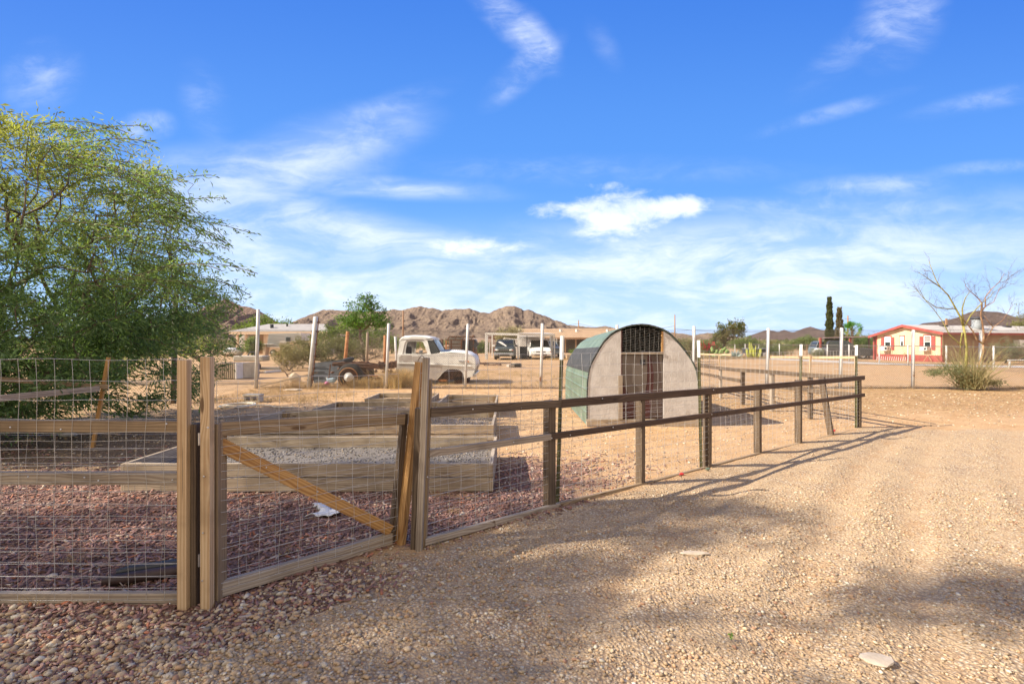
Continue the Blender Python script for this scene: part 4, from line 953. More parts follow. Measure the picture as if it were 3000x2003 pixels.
    for a, c in ((128, 470), (140, 400), (165, 340), (210, 318), (400, 306), (600, 312), (740, 335), (815, 368), (822, 392)):
        rg = []
        for q in range(11):
            f = q / 10; e = ty(max(c, 345)) ; w = (y0 + y1) / 2 - e; yy = (y0 + y1) / 2 + (2 * f - 1) * w; drop = (1 - abs(2 * f - 1) ** 5); rg.append((X(a), yy, Z(c if c > 360 else c + 34 * (1 - drop)) + (.01 * drop)))
        rf.append(rg)
    ro = MB().loft(rf, close=False, cap=False).build('roof', m_pick, t, smooth=True); so = ro.modifiers.new('s', 'SOLIDIFY'); so.thickness = .025; so.offset = 1
    # drip edge
    MB().tube([(X(a), ty(360) - .012, Z(c)) for a, c in [(150, 395), (200, 372), (420, 366), (660, 374), (800, 400), (826, 398)]], .012, 6).build('drip_rail', m_pick, t)
    # rear wall of the cab with window
    MB().beam((X(105), y0 + .03, (Z(700) + Z(1150)) / 2), (X(105), y1 - .03, (Z(700) + Z(1150)) / 2), .04, Z(700) - Z(1150)).build('cab_back', m_pick, t)
    for (fa, fb) in ((0, .2), (.8, 1)): MB().prism([(X(104), y0 + .1 + fa * 1.66, Z(700)), (X(104), y0 + .1 + fb * 1.66, Z(700)), (X(140), y0 + .15 + fb * 1.56, Z(400)), (X(140), y0 + .15 + fa * 1.56, Z(400))], (.03, 0, 0)).build('cab_back', m_pick, t)
    MB().prism([(X(112), y0 + .4, Z(690)), (X(112), y1 - .4, Z(690)), (X(140), y1 - .42, Z(430)), (X(140), y0 + .42, Z(430))], (.008, 0, 0)).build('rear_glass', m_glass, t)
    # windscreen
    MB().prism([(X(800), y0 + .07, Z(690)), (X(985), y0 + .12, Z(650)), (X(985), y1 - .12, Z(650)), (X(800), y1 - .07, Z(690))], (0, 0, -.02)).build('cowl', m_bluep, t)
    wsr = [[(X(975), y0 + .12, Z(652)), (X(1000), y0 + .5, Z(652)), (X(1005), ym, Z(652)), (X(1000), y1 - .5, Z(652)), (X(975), y1 - .12, Z(652))], [(X(820), y0 + .16, Z(395)), (X(838), y0 + .5, Z(388)), (X(842), ym, Z(386)), (X(838), y1 - .5, Z(388)), (X(820), y1 - .16, Z(395))]]
    MB().loft(wsr, close=False, cap=False).build('windscreen', m_dglass, t, smooth=True)
    for yy in (y0 + .13, y1 - .13): MB().beam((X(985), yy, Z(655)), (X(828), yy + (.03 if yy < ym else -.03), Z(392)), .035, .04).build('pillar', m_black, t)
    # quarter glass and side glass wedge filling the windscreen side
    MB().prism([(X(800), y0 + .06, Z(695)), (X(975), y0 + .10, Z(655)), (X(822), y0 + .15, Z(398)), (X(700), y0 + .13, Z(398))], (0, .006, 0)).build('quarter_glass', m_dglass, t)
    MB().beam((X(562), y0 + .10, Z(680)), (X(560), y0 + .14, Z(424)), .014, .014, up=(0, 1, 0)).build('window_bar', m_rusto, t)
    # interior: seat, dash, wheel
    MB().beam((X(150), ym - .75, Z(690)), (X(150), ym + .75, Z(690)), .16, .5).build('seat', m_inside, t, bevel=.04)
    MB().beam((X(300), ym - .75, Z(800)), (X(300), ym + .75, Z(800)), .5, .15).build('seat', m_inside, t, bevel=.04)
    MB().beam((X(900), ym - .8, Z(700)), (X(900), ym + .8, Z(700)), .3, .12).build('dashboard', m_inside, t, bevel=.03)
    a = np.linspace(0, 2 * math.pi, 17); MB().tube([(X(640) + .08 * math.sin(q), y1 - .5 + .19 * math.cos(q), Z(640) + .17 * math.sin(q)) for q in a], .014, 6, cap=False).build('steering_wheel', m_black, t, smooth=True)
    MB().prism([(X(560), y0 - .12, Z(672)), (X(640), y0 - .14, Z(672)), (X(650), y0 - .14, Z(610)), (X(575), y0 - .12, Z(602))], (0, .03, 0)).build('mirror', m_chrome, t, bevel=.008)
    # dark wheel well, frame
    MB().beam((X(900), ym, .42), (X(1560), ym, .42), 1.0, .6).build('engine_bay', m_rust, t)
    for yy in (y0 + .45, y1 - .45): MB().beam((X(300), yy, .27), (X(1600), yy, .3), .08, .12).build('chassis_rail', m_rust, t)
    MB().beam((X(250), y0 + .1, .16), (X(520), y1 - .1, .16), .5, .3).build('cribbing', m_rust, t)
    MB().blob((X(1040), y0 + .1, Z(1240)), (.17, .1, .05), 3, .3).build('suspension_arm', m_rusto, t)
    MB().box((X(1400), ym, .12), (.5, 1.0, .26)).build('cribbing', m_rust, t)
build_pickup()

def build_chassis():
    d = 16.4; X = lambda zx: (850 + zx * .1403 - 1500) / F * d; Z = lambda zy: H - (940 + zy * .1403 - 1001) * d / F
    t = thing('truck_chassis', 'rusty stripped truck chassis with one white hubbed wheel behind the pickup cab', 'chassis', (X(1300), d, 0))
    for yy in (d + .25, d + 1.15):
        MB().beam((X(840), yy, Z(900)), (X(1280), yy, Z(905)), .06, .12).build('frame_rail', m_rust, t)
        MB().beam((X(1280), yy, Z(905)), (X(1640), yy, Z(960)), .06, .13).build('frame_rail', m_rust, t)
        MB().beam((X(1640), yy, Z(960)), (X(2130), yy, Z(960)), .06, .14).build('frame_rail', m_rust, t)
    for zx in (850, 1150, 1500, 1900): MB().beam((X(zx), d + .2, Z(925)), (X(zx), d + 1.2, Z(925)), .07, .07).build('cross_member', m_rust, t)
    wh = wheel(t, (X(1260), d, Z(1150)), .44, .2, 'y', .64, m_rust)
    MB().lathe([(0, -.15), (.05, -.15), (.06, -.1), (.13, -.06), (.15, -.07), (.16, .0)], (X(1240), d - .06, Z(1165)), 'y', 20).build('hub', m_white, wh, smooth=True)
    MB().lathe([(.30, -.02), (.325, -.03), (.33, 0)], (X(1240), d - .11, Z(1165)), 'y', 24).build('trim_ring', m_rusto, wh, smooth=True)
    wheel(t, (X(1260), d + 1.3, Z(1150)), .44, .2, 'y', .64, m_rust)
    MB().tube([(X(1240), d, .45), (X(1240), d + 1.3, .45)], .05, 8).build('axle', m_rust, t)
    r = random.Random(4)
    for i in range(46):
        x = X(r.uniform(830, 2100)); z = r.uniform(.45, .80) if r.random() < .7 else r.uniform(.2, .5); MB().blob((x, d + r.uniform(.1, 1.1), z), (r.uniform(.04, .12), .1, r.uniform(.03, .08)), i, .6, 1).build('rusty_fitting', m_rust, t)
    for (a, c, e, f, yy) in ((860, 890, 1060, 868, .1), (1060, 868, 1640, 905, .1), (1090, 935, 1620, 975, .05), (1620, 1150, 1840, 1140, 0), (790, 1250, 830, 900, .05)): MB().tube([(X(a), d + yy, Z(c)), (X(e), d + yy, Z(f))], .022, 6).build('brake_pipe', m_rusto if a == 1620 else m_rust, t)
    d2 = 17.4; X2 = lambda zx: (850 + zx * .1403 - 1500) / F * d2; Z2 = lambda zy: H - (940 + zy * .1403 - 1001) * d2 / F
    t = thing('bedside_panel', 'dark slate grey corrugated panel leaning behind the rusty chassis', 'metal panel', (X2(800), d2, 0))
    MB().prism([(X2(490), d2 - .3, Z2(875)), (X2(640), d2 - .6, Z2(1262)), (X2(1040), d2 - .6, Z2(1262)), (X2(1330), d2 - .2, Z2(830)), (X2(1150), d2 - .2, Z2(795))], (0, .05, 0)).build('panel', m_slate, t)
    for zy in (950, 1050, 1150): f = (zy - 875) / 387; MB().beam((X2(490 + 150 * f), d2 - .33 - .3 * f, Z2(zy)), (X2(820), d2 - .33 - .3 * f, Z2(zy - 4)), .02, .025).build('rib', m_black, t)
    MB().beam((X2(1150), d2 - .25, Z2(820)), (X2(1350), d2 - .1, Z2(780)), .22, .13).build('flared_end', m_slate, t, bevel=.04)
    o = MB().blob((X(845), d - .35, .10), (.075, .075, .075), 1, 0, 3).build('ball', m_pink, None, smooth=True); tag(o, 'small pink ball on the ground in front of the chassis', 'ball')
    t = thing('fuel_can', 'pale blue plastic jug lying under the chassis end', 'jug', (X(860), d - .1, 0)); MB().beam((X(800), d - .1, .18), (X(960), d - .1, .2), .2, .16).build('body', mat('clear_blue', (.35, .45, .50), rough=.3, bump=0), t, bevel=.04); MB().tube([(X(800), d - .1, .24), (X(785), d - .1, .3)], .03, 8).build('spout', m_white, t)
build_chassis()

# ---------------------------------------------------------------- rusty frame hulk, carport, parked cars
def zoom8(d): return (lambda zx: (1400 + zx * .1403 - 1500) / F * d), (lambda zy: H - (940 + zy * .1403 - 1001) * d / F)
def build_hulk():
    d = 33; X = lambda zx: (1150 + zx * .1403 - 1500) / F * d; Z = lambda zy: H - (940 + zy * .1403 - 1001) * d / F
    t = thing('machinery_frame', 'rusty square cage of old farm machinery beyond the pickup hood', 'machinery', (X(1400), d, 0))
    x0, x1, x2 = X(1120), X(1440), X(1690); zt, zm, zb = Z(400), Z(540), 0
    for x in (x0, x0 + .35, x1, x2):
        for yy in (d, d + 1.6): MB().beam((x, yy, 0), (x, yy, Z(400)), .1, .1, up=(0, 1, 0)).build('upright', m_rust if x > x0 else m_rusto, t)
    for yy in (d, d + 1.6):
        for zy in (395, 480, 545, 600, 655): MB().beam((x0, yy, Z(zy)), (x2 if zy < 450 else x1, yy, Z(zy)), .06, .07).build('bar', m_rust, t)
    for x in (x0 + .3, X(1330), X(1500), X(1680)): MB().beam((x, d, Z(320)), (x, d + 1.6, Z(330)), .07, .07).build('bar', m_rust, t)
    for zx in (1190, 1340, 1500, 1680): MB().beam((X(zx - 45), d, Z(395)), (X(zx), d, Z(320)), .06, .06).build('bar', m_rust, t)
    MB().beam((X(1190), d, Z(322)), (X(1690), d, Z(330)), .08, .08).build('bar', m_rust, t)
    MB().beam((x0, d + 1.5, Z(500)), (x1, d + 1.5, Z(500)), .04, 1.1).build('panel', mat('dull_grey_panel', (.17, .155, .135), rough=.9), t)
    MB().beam((x1, d + .8, .95), (X(1740), d + .8, .95), 1.4, 1.5).build('engine', m_bk, t, bevel=.1)
    MB().beam((X(1550), d + .1, Z(670)), (X(1745), d + .1, Z(670)), .3, .2).build('bumper', m_rust, t)
    MB().beam((X(1700), d - .1, Z(540)), (X(1790), d - .1, Z(450)), .12, .25).build('arm', m_bk, t)
    MB().tube([(X(1745), d - .2, Z(570)), (X(1835), d - .2, 0)], .04, 6).build('leg', m_rust, t)
    MB().box(((x0 + x1) / 2, d + .8, .35), (x1 - x0, 1.5, .5)).build('deck', m_rust, t)
    MB().tube([(X(1680), d, Z(330)), (X(1695), d, Z(295))], .08, 6).build('cap', m_rust, t)
build_hulk()
def build_carport():
    d = 41.5; X, Z = zoom8(d); t = thing('carport', 'peeling white flat roofed carport frame over the two parked cars', 'carport', (X(900), d, 0))
    for (zx, zt, w, m) in ((165, 245, .14, m_white), (190, 300, .12, m_white), (842, 290, .17, m_white), (1025, 300, .08, m_bk), (1553, 310, .14, mat('weathered_grey_paint', (.20, .19, .175), rough=.8)), (1605, 300, .1, m_white)):
        MB().beam((X(zx), d + (.25 if zx in (190, 1605) else 0), -.05), (X(zx), d + (.25 if zx in (190, 1605) else 0), Z(zt)), w, w, up=(0, 1, 0)).build('post', m, t)
    for zx in (190, 860, 1590): MB().beam((X(zx) + .2, d + 6, -.05), (X(zx) + .2, d + 6, Z(290) + .1), .12, .12, up=(0, 1, 0)).build('post', m_white, t)
    MB().beam((X(160), d, Z(262)), (X(1612), d, Z(296)), .12, .20).build('front_beam', m_white, t)
    MB().beam((X(160), d + 6, Z(240)), (X(1612), d + 6, Z(262)), .12, .2).build('rear_beam', m_white, t)
    MB().prism([(X(860), d - .1, Z(268)), (X(1615), d - .1, Z(285)), (X(1560), d + 6.2, Z(225)), (X(860), d + 6.2, Z(232))], (0, 0, .06)).build('roof_sheet', m_roofw, t)
    MB().beam((X(860), d + 4, Z(350)), (X(1330), d + 4, Z(350)), .08, .22).build('fringe', m_white, t)
build_carport()
def car(name, label, cat, loc, rz, L, Wd, hb, ht, paint, low=None, bumper=None, kind='suv', extra=True):
    """front faces -Y in local space; loc is the middle of the front end on the ground"""
    t = thing(name, label, cat, loc, rz, local=True); w = Wd / 2; zc = .28
    def ring(y, z0, z1, hw, tw=None):
        tw = tw or hw * .93; return [(-hw, y, z0), (-hw * 1.0, y, z0 + (z1 - z0) * .35), (-hw * .99, y, z0 + (z1 - z0) * .7), (-tw, y, z1 - .04), (-tw * .8, y, z1), (0, y, z1 + .02), (tw * .8, y, z1), (tw, y, z1 - .04), (hw * .99, y, z0 + (z1 - z0) * .7), (hw, y, z0 + (z1 - z0) * .35), (hw, y, z0)]
    hood0 = hb - (.12 if kind != 'van' else .26)
    st = [ring(0, zc + .06, hood0 - .08, w * .88), ring(.06, zc, hood0, w * .95), ring(.35, zc, hood0 + .03, w), ring(.95 if kind != 'van' else .6, zc, hb - .03, w), ring(1.25 if kind != 'van' else .85, zc, hb, w), ring(L * .6, zc, hb + .01, w), ring(L - .15, zc, hb, w * .98), ring(L, zc + .1, hb - .1, w * .9)]
    MB().loft(st).build('body', paint, t, smooth=False, bevel=.03)
    cs = 1.25 if kind != 'van' else .8; cf = cs + (.62 if kind != 'van' else .95); ce = L - (.1 if kind != 'pickup' else L * .42); tw = w * .78
    def g(y, z, hw): return [(-hw, y, z), (hw, y, z)]
    b = MB(); lo = hb - .01
    b.loft([[(-w * .92, cs, lo), (w * .92, cs, lo), (w * .92, ce, lo), (-w * .92, ce, lo)], [(-tw, cf, ht - .05), (tw, cf, ht - .05), (tw, ce - .25, ht - .05), (-tw, ce - .25, ht - .05)]]).build('windows', m_dglass if kind != 'x' else m_glass, t)
    MB().loft([[(-tw - .02, cf - .05, ht - .07), (tw + .02, cf - .05, ht - .07), (tw + .02, ce - .2, ht - .07), (-tw - .02, ce - .2, ht - .07)], [(-tw * .9, cf + .08, ht), (tw * .9, cf + .08, ht), (tw * .9, ce - .35, ht), (-tw * .9, ce - .35, ht)]]).build('roof', paint, t, bevel=.03)
    for sx in (-1, 1):
        MB().beam((sx * w * .93, cs, lo), (sx * (tw + .01), cf - .02, ht - .06), .06, .05).build('pillar', paint, t)
        MB().beam((sx * w * .93, ce, lo), (sx * (tw + .01), ce - .24, ht - .06), .07, .07).build('pillar', paint, t)
        for yy in (.82, L - .85): wheel(t, (sx * (w - .12), yy, .35), .35, .22, 'x', .62, m_chrome)
        MB().box((sx * (w + .12), cs + .2, hb + .09), (.2, .08, .15)).build('mirror', m_bk if kind == 'suv' and sx > 0 else m_white, t, bevel=.02)
        MB().blob((sx * w * .68, .04, hood0 - .14), (w * .24, .07, .085), 1, .1, 2).build('headlight', m_lamp, t, smooth=True)
        MB().box((sx * w * .86, .03, hood0 - .15), (.10, .07, .07)).build('turn_signal', m_amber if kind != 'suv' else m_redl, t)
    MB().box((0, .01, hood0 - .15), (w * (.95 if kind != 'van' else .85), .06, .13)).build('grille', m_black, t)
    MB().box((0, -.02, hood0 - .15), (w * .86, .03, .03)).build('grille_bar', bumper or m_chrome, t)
    MB().beam((-w * .97, -.04, zc + .18), (w * .97, -.04, zc + .18), .16, .24).build('bumper', bumper or paint, t, bevel=.05)
    MB().box((0, -.10, zc + .13), (w * 1.1, .05, .09)).build('air_intake', m_black, t)
    for k in (-1, 1): MB().tube([(k * .1, cs - .02, hb + .01), (k * .1 + .5, cs + .15, hb + .09)], .012, 5).build('wiper', m_black, t)
    return t
X8, Z8 = zoom8(41)
s = car('parked_suv', 'dark green sport utility vehicle with silver bumper parked under the carport', 'car', (X8(545), 40.0, 0), R(-3), 4.5, 1.72, 1.08, 1.72, m_suv, bumper=m_silver)
o = MB().prism([(-.45, 1.38, 1.55), (-.62, 1.36, 1.50), (.05, 1.24, 1.12), (.2, 1.24, 1.14), (-.3, 1.37, 1.52)], (0, -.02, .012)).build('sunshade', m_white, s)
X8, Z8 = zoom8(42)
car('parked_minivan', 'white minivan with black windscreen parked at the right of the carport', 'car', (X8(1300), 41.0, 0), R(1), 4.9, 1.92, 1.05, 1.72, m_van, kind='van')
X8, Z8 = zoom8(47)
car('parked_wagon', 'blue grey car half hidden behind the white minivan', 'car', (X8(1600), 46.5, 0), R(15), 4.6, 1.8, 1.05, 1.6, m_bcar, kind='suv', bumper=m_bcar)
def misc_middle():
    X, Z = zoom8(52)
    t = thing('white_shed', 'white corrugated shed with slatted front behind the parked cars', 'shed', (X(1000), 52, 0)); MB().box((X(1130), 53.5, 1.0), (X(1400) - X(870), 3, 2.0)).build('wall', m_white, t); MB().prism([(X(860), 51.8, 2.0), (X(1420), 51.8, 2.05), (X(1420), 55.5, 2.5), (X(860), 55.5, 2.45)], (0, 0, .08)).build('roof', m_roofw, t)
    b = MB()
    for i in range(22): b.beam((X(880) + i * .19, 51.95, .1), (X(880) + i * .19, 51.95, 1.95), .06, .04, up=(0, 1, 0))
    b.build('corrugation', m_white, t)
    X, Z = zoom8(50); t = thing('corral_panel', 'white sloping slatted panel fence above the dark vehicle roof', 'fence', (X(680), 50, 0)); 
    for i in range(16): MB().beam((X(550) + i * .62, 50, 0), (X(550) + i * .62, 50, Z(355) - i * .035), .2, .04, up=(0, 1, 0)).build('slat', m_white, t) if i < 15 and X(550) + i * .62 < X(830) else None
    MB().beam((X(545), 49.95, Z(352)), (X(830), 49.95, Z(385)), .06, .08).build('rail', m_white, t)
    X, Z = zoom8(46); t = thing('trash_bin', 'dark grey upright bins between the two cars', 'bin', (X(970), 44, 0)); MB().beam((X(935), 44, 0), (X(935), 44, 1.0), .62, .6, up=(0, 1, 0)).build('body', m_slate, t, bevel=.05); MB().box((X(935), 44, 1.04), (.68, .66, .08)).build('lid', m_bk, t, bevel=.02)
    MB().tube([(X(935) - .3, 44.2, .1), (X(935) + .3, 44.2, .1)], .09, 8).build('wheel', m_tire, t)
    # tan roofed house
    d = 66; X, Z = zoom8(d); t = thing('house', 'low brown house with a long tan shingle roof right of the carport', 'house', (X(1600), d, 0))
    xa, xb = X(800), 16.5
    MB().prism([(xa, d, 2.0), (xb, d, 2.0), (xb - .5, d + 6, 3.35), (xa + .2, d + 6, 3.35)], (0, 0, .12)).build('roof', m_rooft, t)
    MB().prism([(xa, d + 12, 2.0), (xb, d + 12, 2.0), (xb - .5, d + 6.02, 3.35), (xa + .2, d + 6.02, 3.35)], (0, 0, .12)).build('roof', m_rooft, t)
    MB().box(((xa + xb) / 2, d + 6, 1.0), (xb - xa - .8, 9, 2.0)).build('wall', m_dwall, t)
    MB().beam((xa, d + .02, 1.98), (xb, d + .02, 1.98), .06, .22).build('fascia', m_brown, t)
    for x in (xa + .3, X(1560), X(1830), X(2050), 11.5, 15): MB().beam((x, d + .2, 0), (x, d + .2, 1.95), .16, .16, up=(0, 1, 0)).build('porch_post', m_brown, t)
    for x in (X(1450), X(1670), 13): f = MB().box((x, d + 1.46, 1.25), (1.6, .1, .9)).build('window', m_white, t); MB().box((x, d + 1.40, 1.25), (1.4, .05, .72)).build('pane', m_dglass, f)
    for x in (X(880), X(1790), 9.5, 14): MB().tube([(x, d + 4, 2.9), (x, d + 4, 3.35)], .22, 10).build('roof_vent', m_white, t)
    # maroon roof and berm
    d = 78; t = thing('house', 'dark maroon pitched roof building left of the carport, far back', 'house', (-6, d, 0)); XX = lambda px: (px - 1500) / F * d; ZZ = lambda py: H - (py - 1001) * d / F
    MB().prism([(XX(1405), d, ZZ(1000)), (XX(1452), d, ZZ(979)), (XX(1520), d, ZZ(979)), (XX(1520), d, ZZ(1000))], (0, 6, 0)).build('roof', mat('maroon_roof', (.15, .07, .055), (.19, .09, .07), rough=.9), t); MB().box((XX(1470), d + 3.2, .8), (5, 5.5, 1.6)).build('wall', m_brown, t)
    t = tag(MB().blob((XX(1410), 70, .2), (5.5, 2.2, 1.7), 2, .3, 3).build('dirt_mound', mat('berm_soil', (.25, .17, .12), (.30, .21, .15), rough=.95), None, smooth=True), 'brown mound of soil beyond the rusty machinery frame', 'mound')
    # tyre on the dirt, scrap, planter
    X, Z = zoom8(28); t = thing('discarded_wheel', 'old black tyre lying flat on the dirt in front of the carport', 'tyre', (X(770), 28.6, 0)); MB().lathe([(.17, .03), (.30, .0), (.335, .05), (.335, .17), (.30, .215), (.17, .20), (.17, .03)], (X(800), 28.6, 0), 'z', 26).build('tread', m_tire, t, smooth=True)
    MB().lathe([(.18, .17), (.22, .225), (.17, .22)], (X(800), 28.6, 0), 'z', 20).build('bead', m_conc, t, smooth=True); MB().box((X(680), 28.4, .1), (.35, .4, .14), R(20)).build('inner_block', m_conc, t)
    for (zx, zy, lab) in ((80, 925, 'low rusty scrap frame on the dirt beside the pickup nose'), (300, 945, 'small heap of rusty scrap metal left of the tyre')):
        dd = 2100 / (940 + zy * .1403 - 1001); X, Z = zoom8(dd); t = thing('scrap_metal', lab, 'scrap', (X(zx), dd, 0))
        for i in range(6): MB().beam((X(zx) + rnd.uniform(-.5, .3), dd + rnd.uniform(-.4, .4), rnd.uniform(.04, .16)), (X(zx) + rnd.uniform(.1, .6), dd + rnd.uniform(-.4, .4), rnd.uniform(.04, .2)), .08, .04).build('bar', m_rust, t)
    d = 40; X, Z = zoom8(d); t = thing('wooden_planter', 'small reddish wooden planter box holding a bright green plant', 'planter', (X(1950), d, 0))
    for k in range(3): MB().beam((X(1860), d, .06 + k * .13), (X(2080), d, .06 + k * .13), .05, .115).build('board', w_bed, t); MB().beam((X(1860), d + .7, .06 + k * .13), (X(2080), d + .7, .06 + k * .13), .05, .115).build('board', w_bed, t)
    for x in (X(1862), X(2078)): MB().beam((x, d, .2), (x, d + .7, .2), .06, .4).build('end_board', w_new, t)
    tree('green_plant', 'bright green leafy plant growing in the wooden planter box', 'plant', (X(2040), d + .35, .3), [(0, 0, .35, .45, .25, .28)], 30, 14, (.09, .04), ((.13, .22, .03), (.22, .32, .06)), 77, sigma=.08, step=.15, r_tip=.006)
misc_middle()

# ---------------------------------------------------------------- yellow mobile home with brown wing
def zoom6(d): return (lambda zx: (2500 + zx * .3189 - 1500) / F * d), (lambda zy: H - (750 + zy * .3189 - 1001) * d / F)
def build_home():
    Cc = Vector(((2760 - 1500) / F * 35.6, 35.6, 0)); Lc = Vector(((2567 - 1500) / F * 40.3, 40.3, 0)); w = (Lc - Cc).length
    e2 = (Lc - Cc).normalized(); e1 = Vector((e2.y, -e2.x, 0)); out = -e1                 # e1 runs along the house, out faces the yard
    def hp(zx, zy, o=0.0):
        px, py = 2500 + zx * .3189, 750 + zy * .3189; k = (px - 1500) / F; C0 = Cc + out * o
        sv = (k * C0.y - C0.x) / (e2.x - k * e2.y); p = C0 + e2 * sv; p.z = H - (py - 1001) * p.y / F; return p
    t = thing('mobile_home', 'yellow gabled mobile home with red trim, red shutters and a long brown side wall', 'house', Cc)
    er, el, ap = hp(815, 708), hp(212, 724), hp(475, 652); LEN = 19
    def fl(p, z): return Vector((p.x, p.y, z))
    MB().prism([fl(er, .3), fl(el, .3), el, ap, er], e1 * .12).build('end_wall', m_yell, t)
    MB().prism([fl(er, 0) + out * .02 - e2 * .02, fl(el, 0) + out * .02, fl(el, .5) + out * .02, fl(er, .5) + out * .02 - e2 * .02], e1 * .2).build('skirting', m_red, t)
    MB().prism([fl(er, 0) + e1 * .15, fl(el, 0) + e1 * .15, el + e1 * .15, ap + e1 * .15, er + e1 * .15], e1 * (LEN - .2)).build('side_wall', m_brown, t)
    up = Vector((0, 0, 1)); ov = -e1 * .3
    eL = el + e2 * .45 - up * .16; eR = er - e2 * .28 - up * .03; A_ = ap + up * .11
    for (p, q) in ((eR, A_), (A_, eL)):
        MB().prism([p + ov, q + ov, q + ov + up * .09, p + ov + up * .09], e1 * (LEN + .5)).build('roof', m_roofw, t)
        MB().prism([p + ov * 1.06 - up * .10, q + ov * 1.06 - up * .10, q + ov * 1.06 + up * .10, p + ov * 1.06 + up * .10], out * .03).build('barge_board', m_red, t)
    MB().prism([eR + ov - up * .08, eR + ov + up * .085, eR + e1 * LEN + up * .085, eR + e1 * LEN - up * .08], -e2 * .02).build('fascia', m_red, t)
    for p, q in ((er, e2 * .03), (el, -e2 * .03)): MB().beam(fl(p, .45) + q + out * .02, p + q + out * .02 - up * .03, .09, .04, up=tuple(out)).build('corner_trim', m_red, t)
    def slab(a, b, c, d_, th, nm, m, par): return MB().prism([a, b, c, d_], out * th).build(nm, m, par)
    def rect(x0, x1, zt, zb, o): 
        a, b, c, d_ = hp(x0, zb, o), hp(x1, zb, o), hp(x1, zt, o), hp(x0, zt, o); z0 = (a.z + b.z) / 2; z1 = (c.z + d_.z) / 2; return fl(a, z0), fl(b, z0), fl(c, z1), fl(d_, z1)
    def window(z0x, z1x, zt, zb, shut, ac):
        a, b, c, d_ = rect(z0x, z1x, zt, zb, .03); f = MB(); mid = (a.z + c.z) / 2
        for (p, q) in ((a, b), (b, c), (c, d_), (d_, a), (fl(a, mid), fl(b, mid))): f.beam(p, q, .05, .05, up=tuple(out))
        wn = f.build('window', m_whitep, t); slab(*rect(z0x, z1x, zt, zb, .004), .012, 'pane', m_dglass, wn); slab(*rect(z0x + 4, z1x - 4, zt + 4, zt + (zb - zt) * .45, .018), .006, 'blind', m_white if shut < 2 else m_roofg, wn)
        for r_ in ((z0x - 7, z0x - 1, zt - 6, zb), (z1x + 1, z1x + 8, zt - 6, zb), (z0x - 9, z1x + 9, zt - 12, zt - 4)): slab(*rect(*r_, .02), .03, 'window_trim', m_red, wn)
        if shut:
            wd = 24 if shut == 1 else 33
            for r_ in ((z0x - 9 - wd, z0x - 9, zt + 4, 862), (z1x + 9, z1x + 9 + wd, zt + 2, 862)): slab(*rect(*r_, .01), .04, 'shutter', m_red, t)
        if ac:
            x0 = z0x - 9; x1 = z1x - 1; a_ = slab(*rect(x0, x1, zb - 6, 866, .01), .40, 'air_conditioner', m_white, t)
            slab(*rect(x0 + 6, x0 + 26, zb + 3, 858, .41), .012, 'vent', m_bk, a_); slab(*rect(x0 + 38, x0 + 44, zb + 3, 856, .41), .012, 'vent', m_bk, a_)
    window(290, 343, 742, 832, 1, 1); window(434, 462, 738, 822, 0, 0); window(652, 712, 732, 838, 2, 1)
    def X6(zx, dd): return (2500 + zx * .3189 - 1500) / F * dd
    fx = X6(1135, 38.4); fb = H - (750 + 690 * .3189 - 1001) * 38.4 / F
    MB().tube([(fx, 38.4, fb - .3), (fx, 38.4, fb + 1.0)], .32, 14).build('flue', mat('flue_grey', (.20, .22, .24), (.26, .28, .30), rough=.6), t, smooth=True)
    MB().lathe([(.36, 0), (.44, .06), (.38, .16), (0, .2)], (fx, 38.4, fb + .97), 'z', 14).build('flue_cap', m_slate, t)
    for k in (3.5, 7, 11): p = ap + e1 * k - e2 * .5; MB().box((p.x, p.y, p.z + .12), (.5, .3, .14)).build('roof_vent', m_slate, t)
    p = ap + e1 * 4.6; MB().tube([p, p + up * .75], .09, 6).build('pipe_vent', m_brown, t)
    p = Cc + e1 * 8.2 - e2 * .2; MB().box((p.x, p.y, 1.35), (.75, .4, .6), .3).build('air_conditioner', m_white, t, bevel=.02)
    d = 35.2; X, Z = zoom6(d)
    # things along the skirt
    t = thing('wire_edging', 'row of small white edging loops along the red skirting', 'edging', Cc + e2 * 3 + out * .4)
    for i in range(15): p = Cc + e2 * (4.5 - i * .17) + out * .45; MB().tube([p, p + Vector((.05, 0, .3))], .02, 5).build('loop', m_white, t)
    t = thing('leaning_sticks', 'pair of thin sticks leaning like a tent on the red skirting', 'sticks', (X(690), d - .3, 0))
    for (a, b_) in (((645, 955), (685, 905)), ((720, 960), (685, 905)), ((462, 950), (470, 880))): MB().tube([fl(hp(a[0], a[1], .5), .02), hp(b_[0], b_[1], .1)], .022, 6).build('stick', w_new, t)
    # carport on red posts
    t = thing('carport', 'long flat dark carport roof on red posts left of the yellow house', 'carport', (25, 41, 0))
    def P(px, d, z): return ((px - 1500) / F * d, d, z)
    MB().prism([P(2400, 46, 1.93), P(2566, 40.4, 2.02), P(2566, 40.4, 1.93), P(2400, 46, 1.85)], (2.6, 3.5, 0)).build('roof', mat('carport_roof', (.12, .07, .06), (.20, .15, .14), rough=.7), t)
    for (px, dd) in ((2404, 45.8), (2491, 43), (2562, 40.6)):
        x, y, _ = P(px, dd, 0); MB().beam((x, y, -.05), (x, y, 1.9), .15, .15, up=(0, 1, 0)).build('post', m_red, t); MB().beam((x + 2, y + 3.3, -.05), (x + 2, y + 3.3, 1.9), .12, .12, up=(0, 1, 0)).build('post', m_brown, t)
build_home()
a = (2532 - 1500) / F * 40.5; 
car('parked_truck', 'black pickup truck with round wheel arch parked beside the yellow house', 'car', (31.9, 42.3, 0), R(62), 3.6, 1.8, 1.02, 1.62, m_bk, kind='suv', bumper=m_bk)
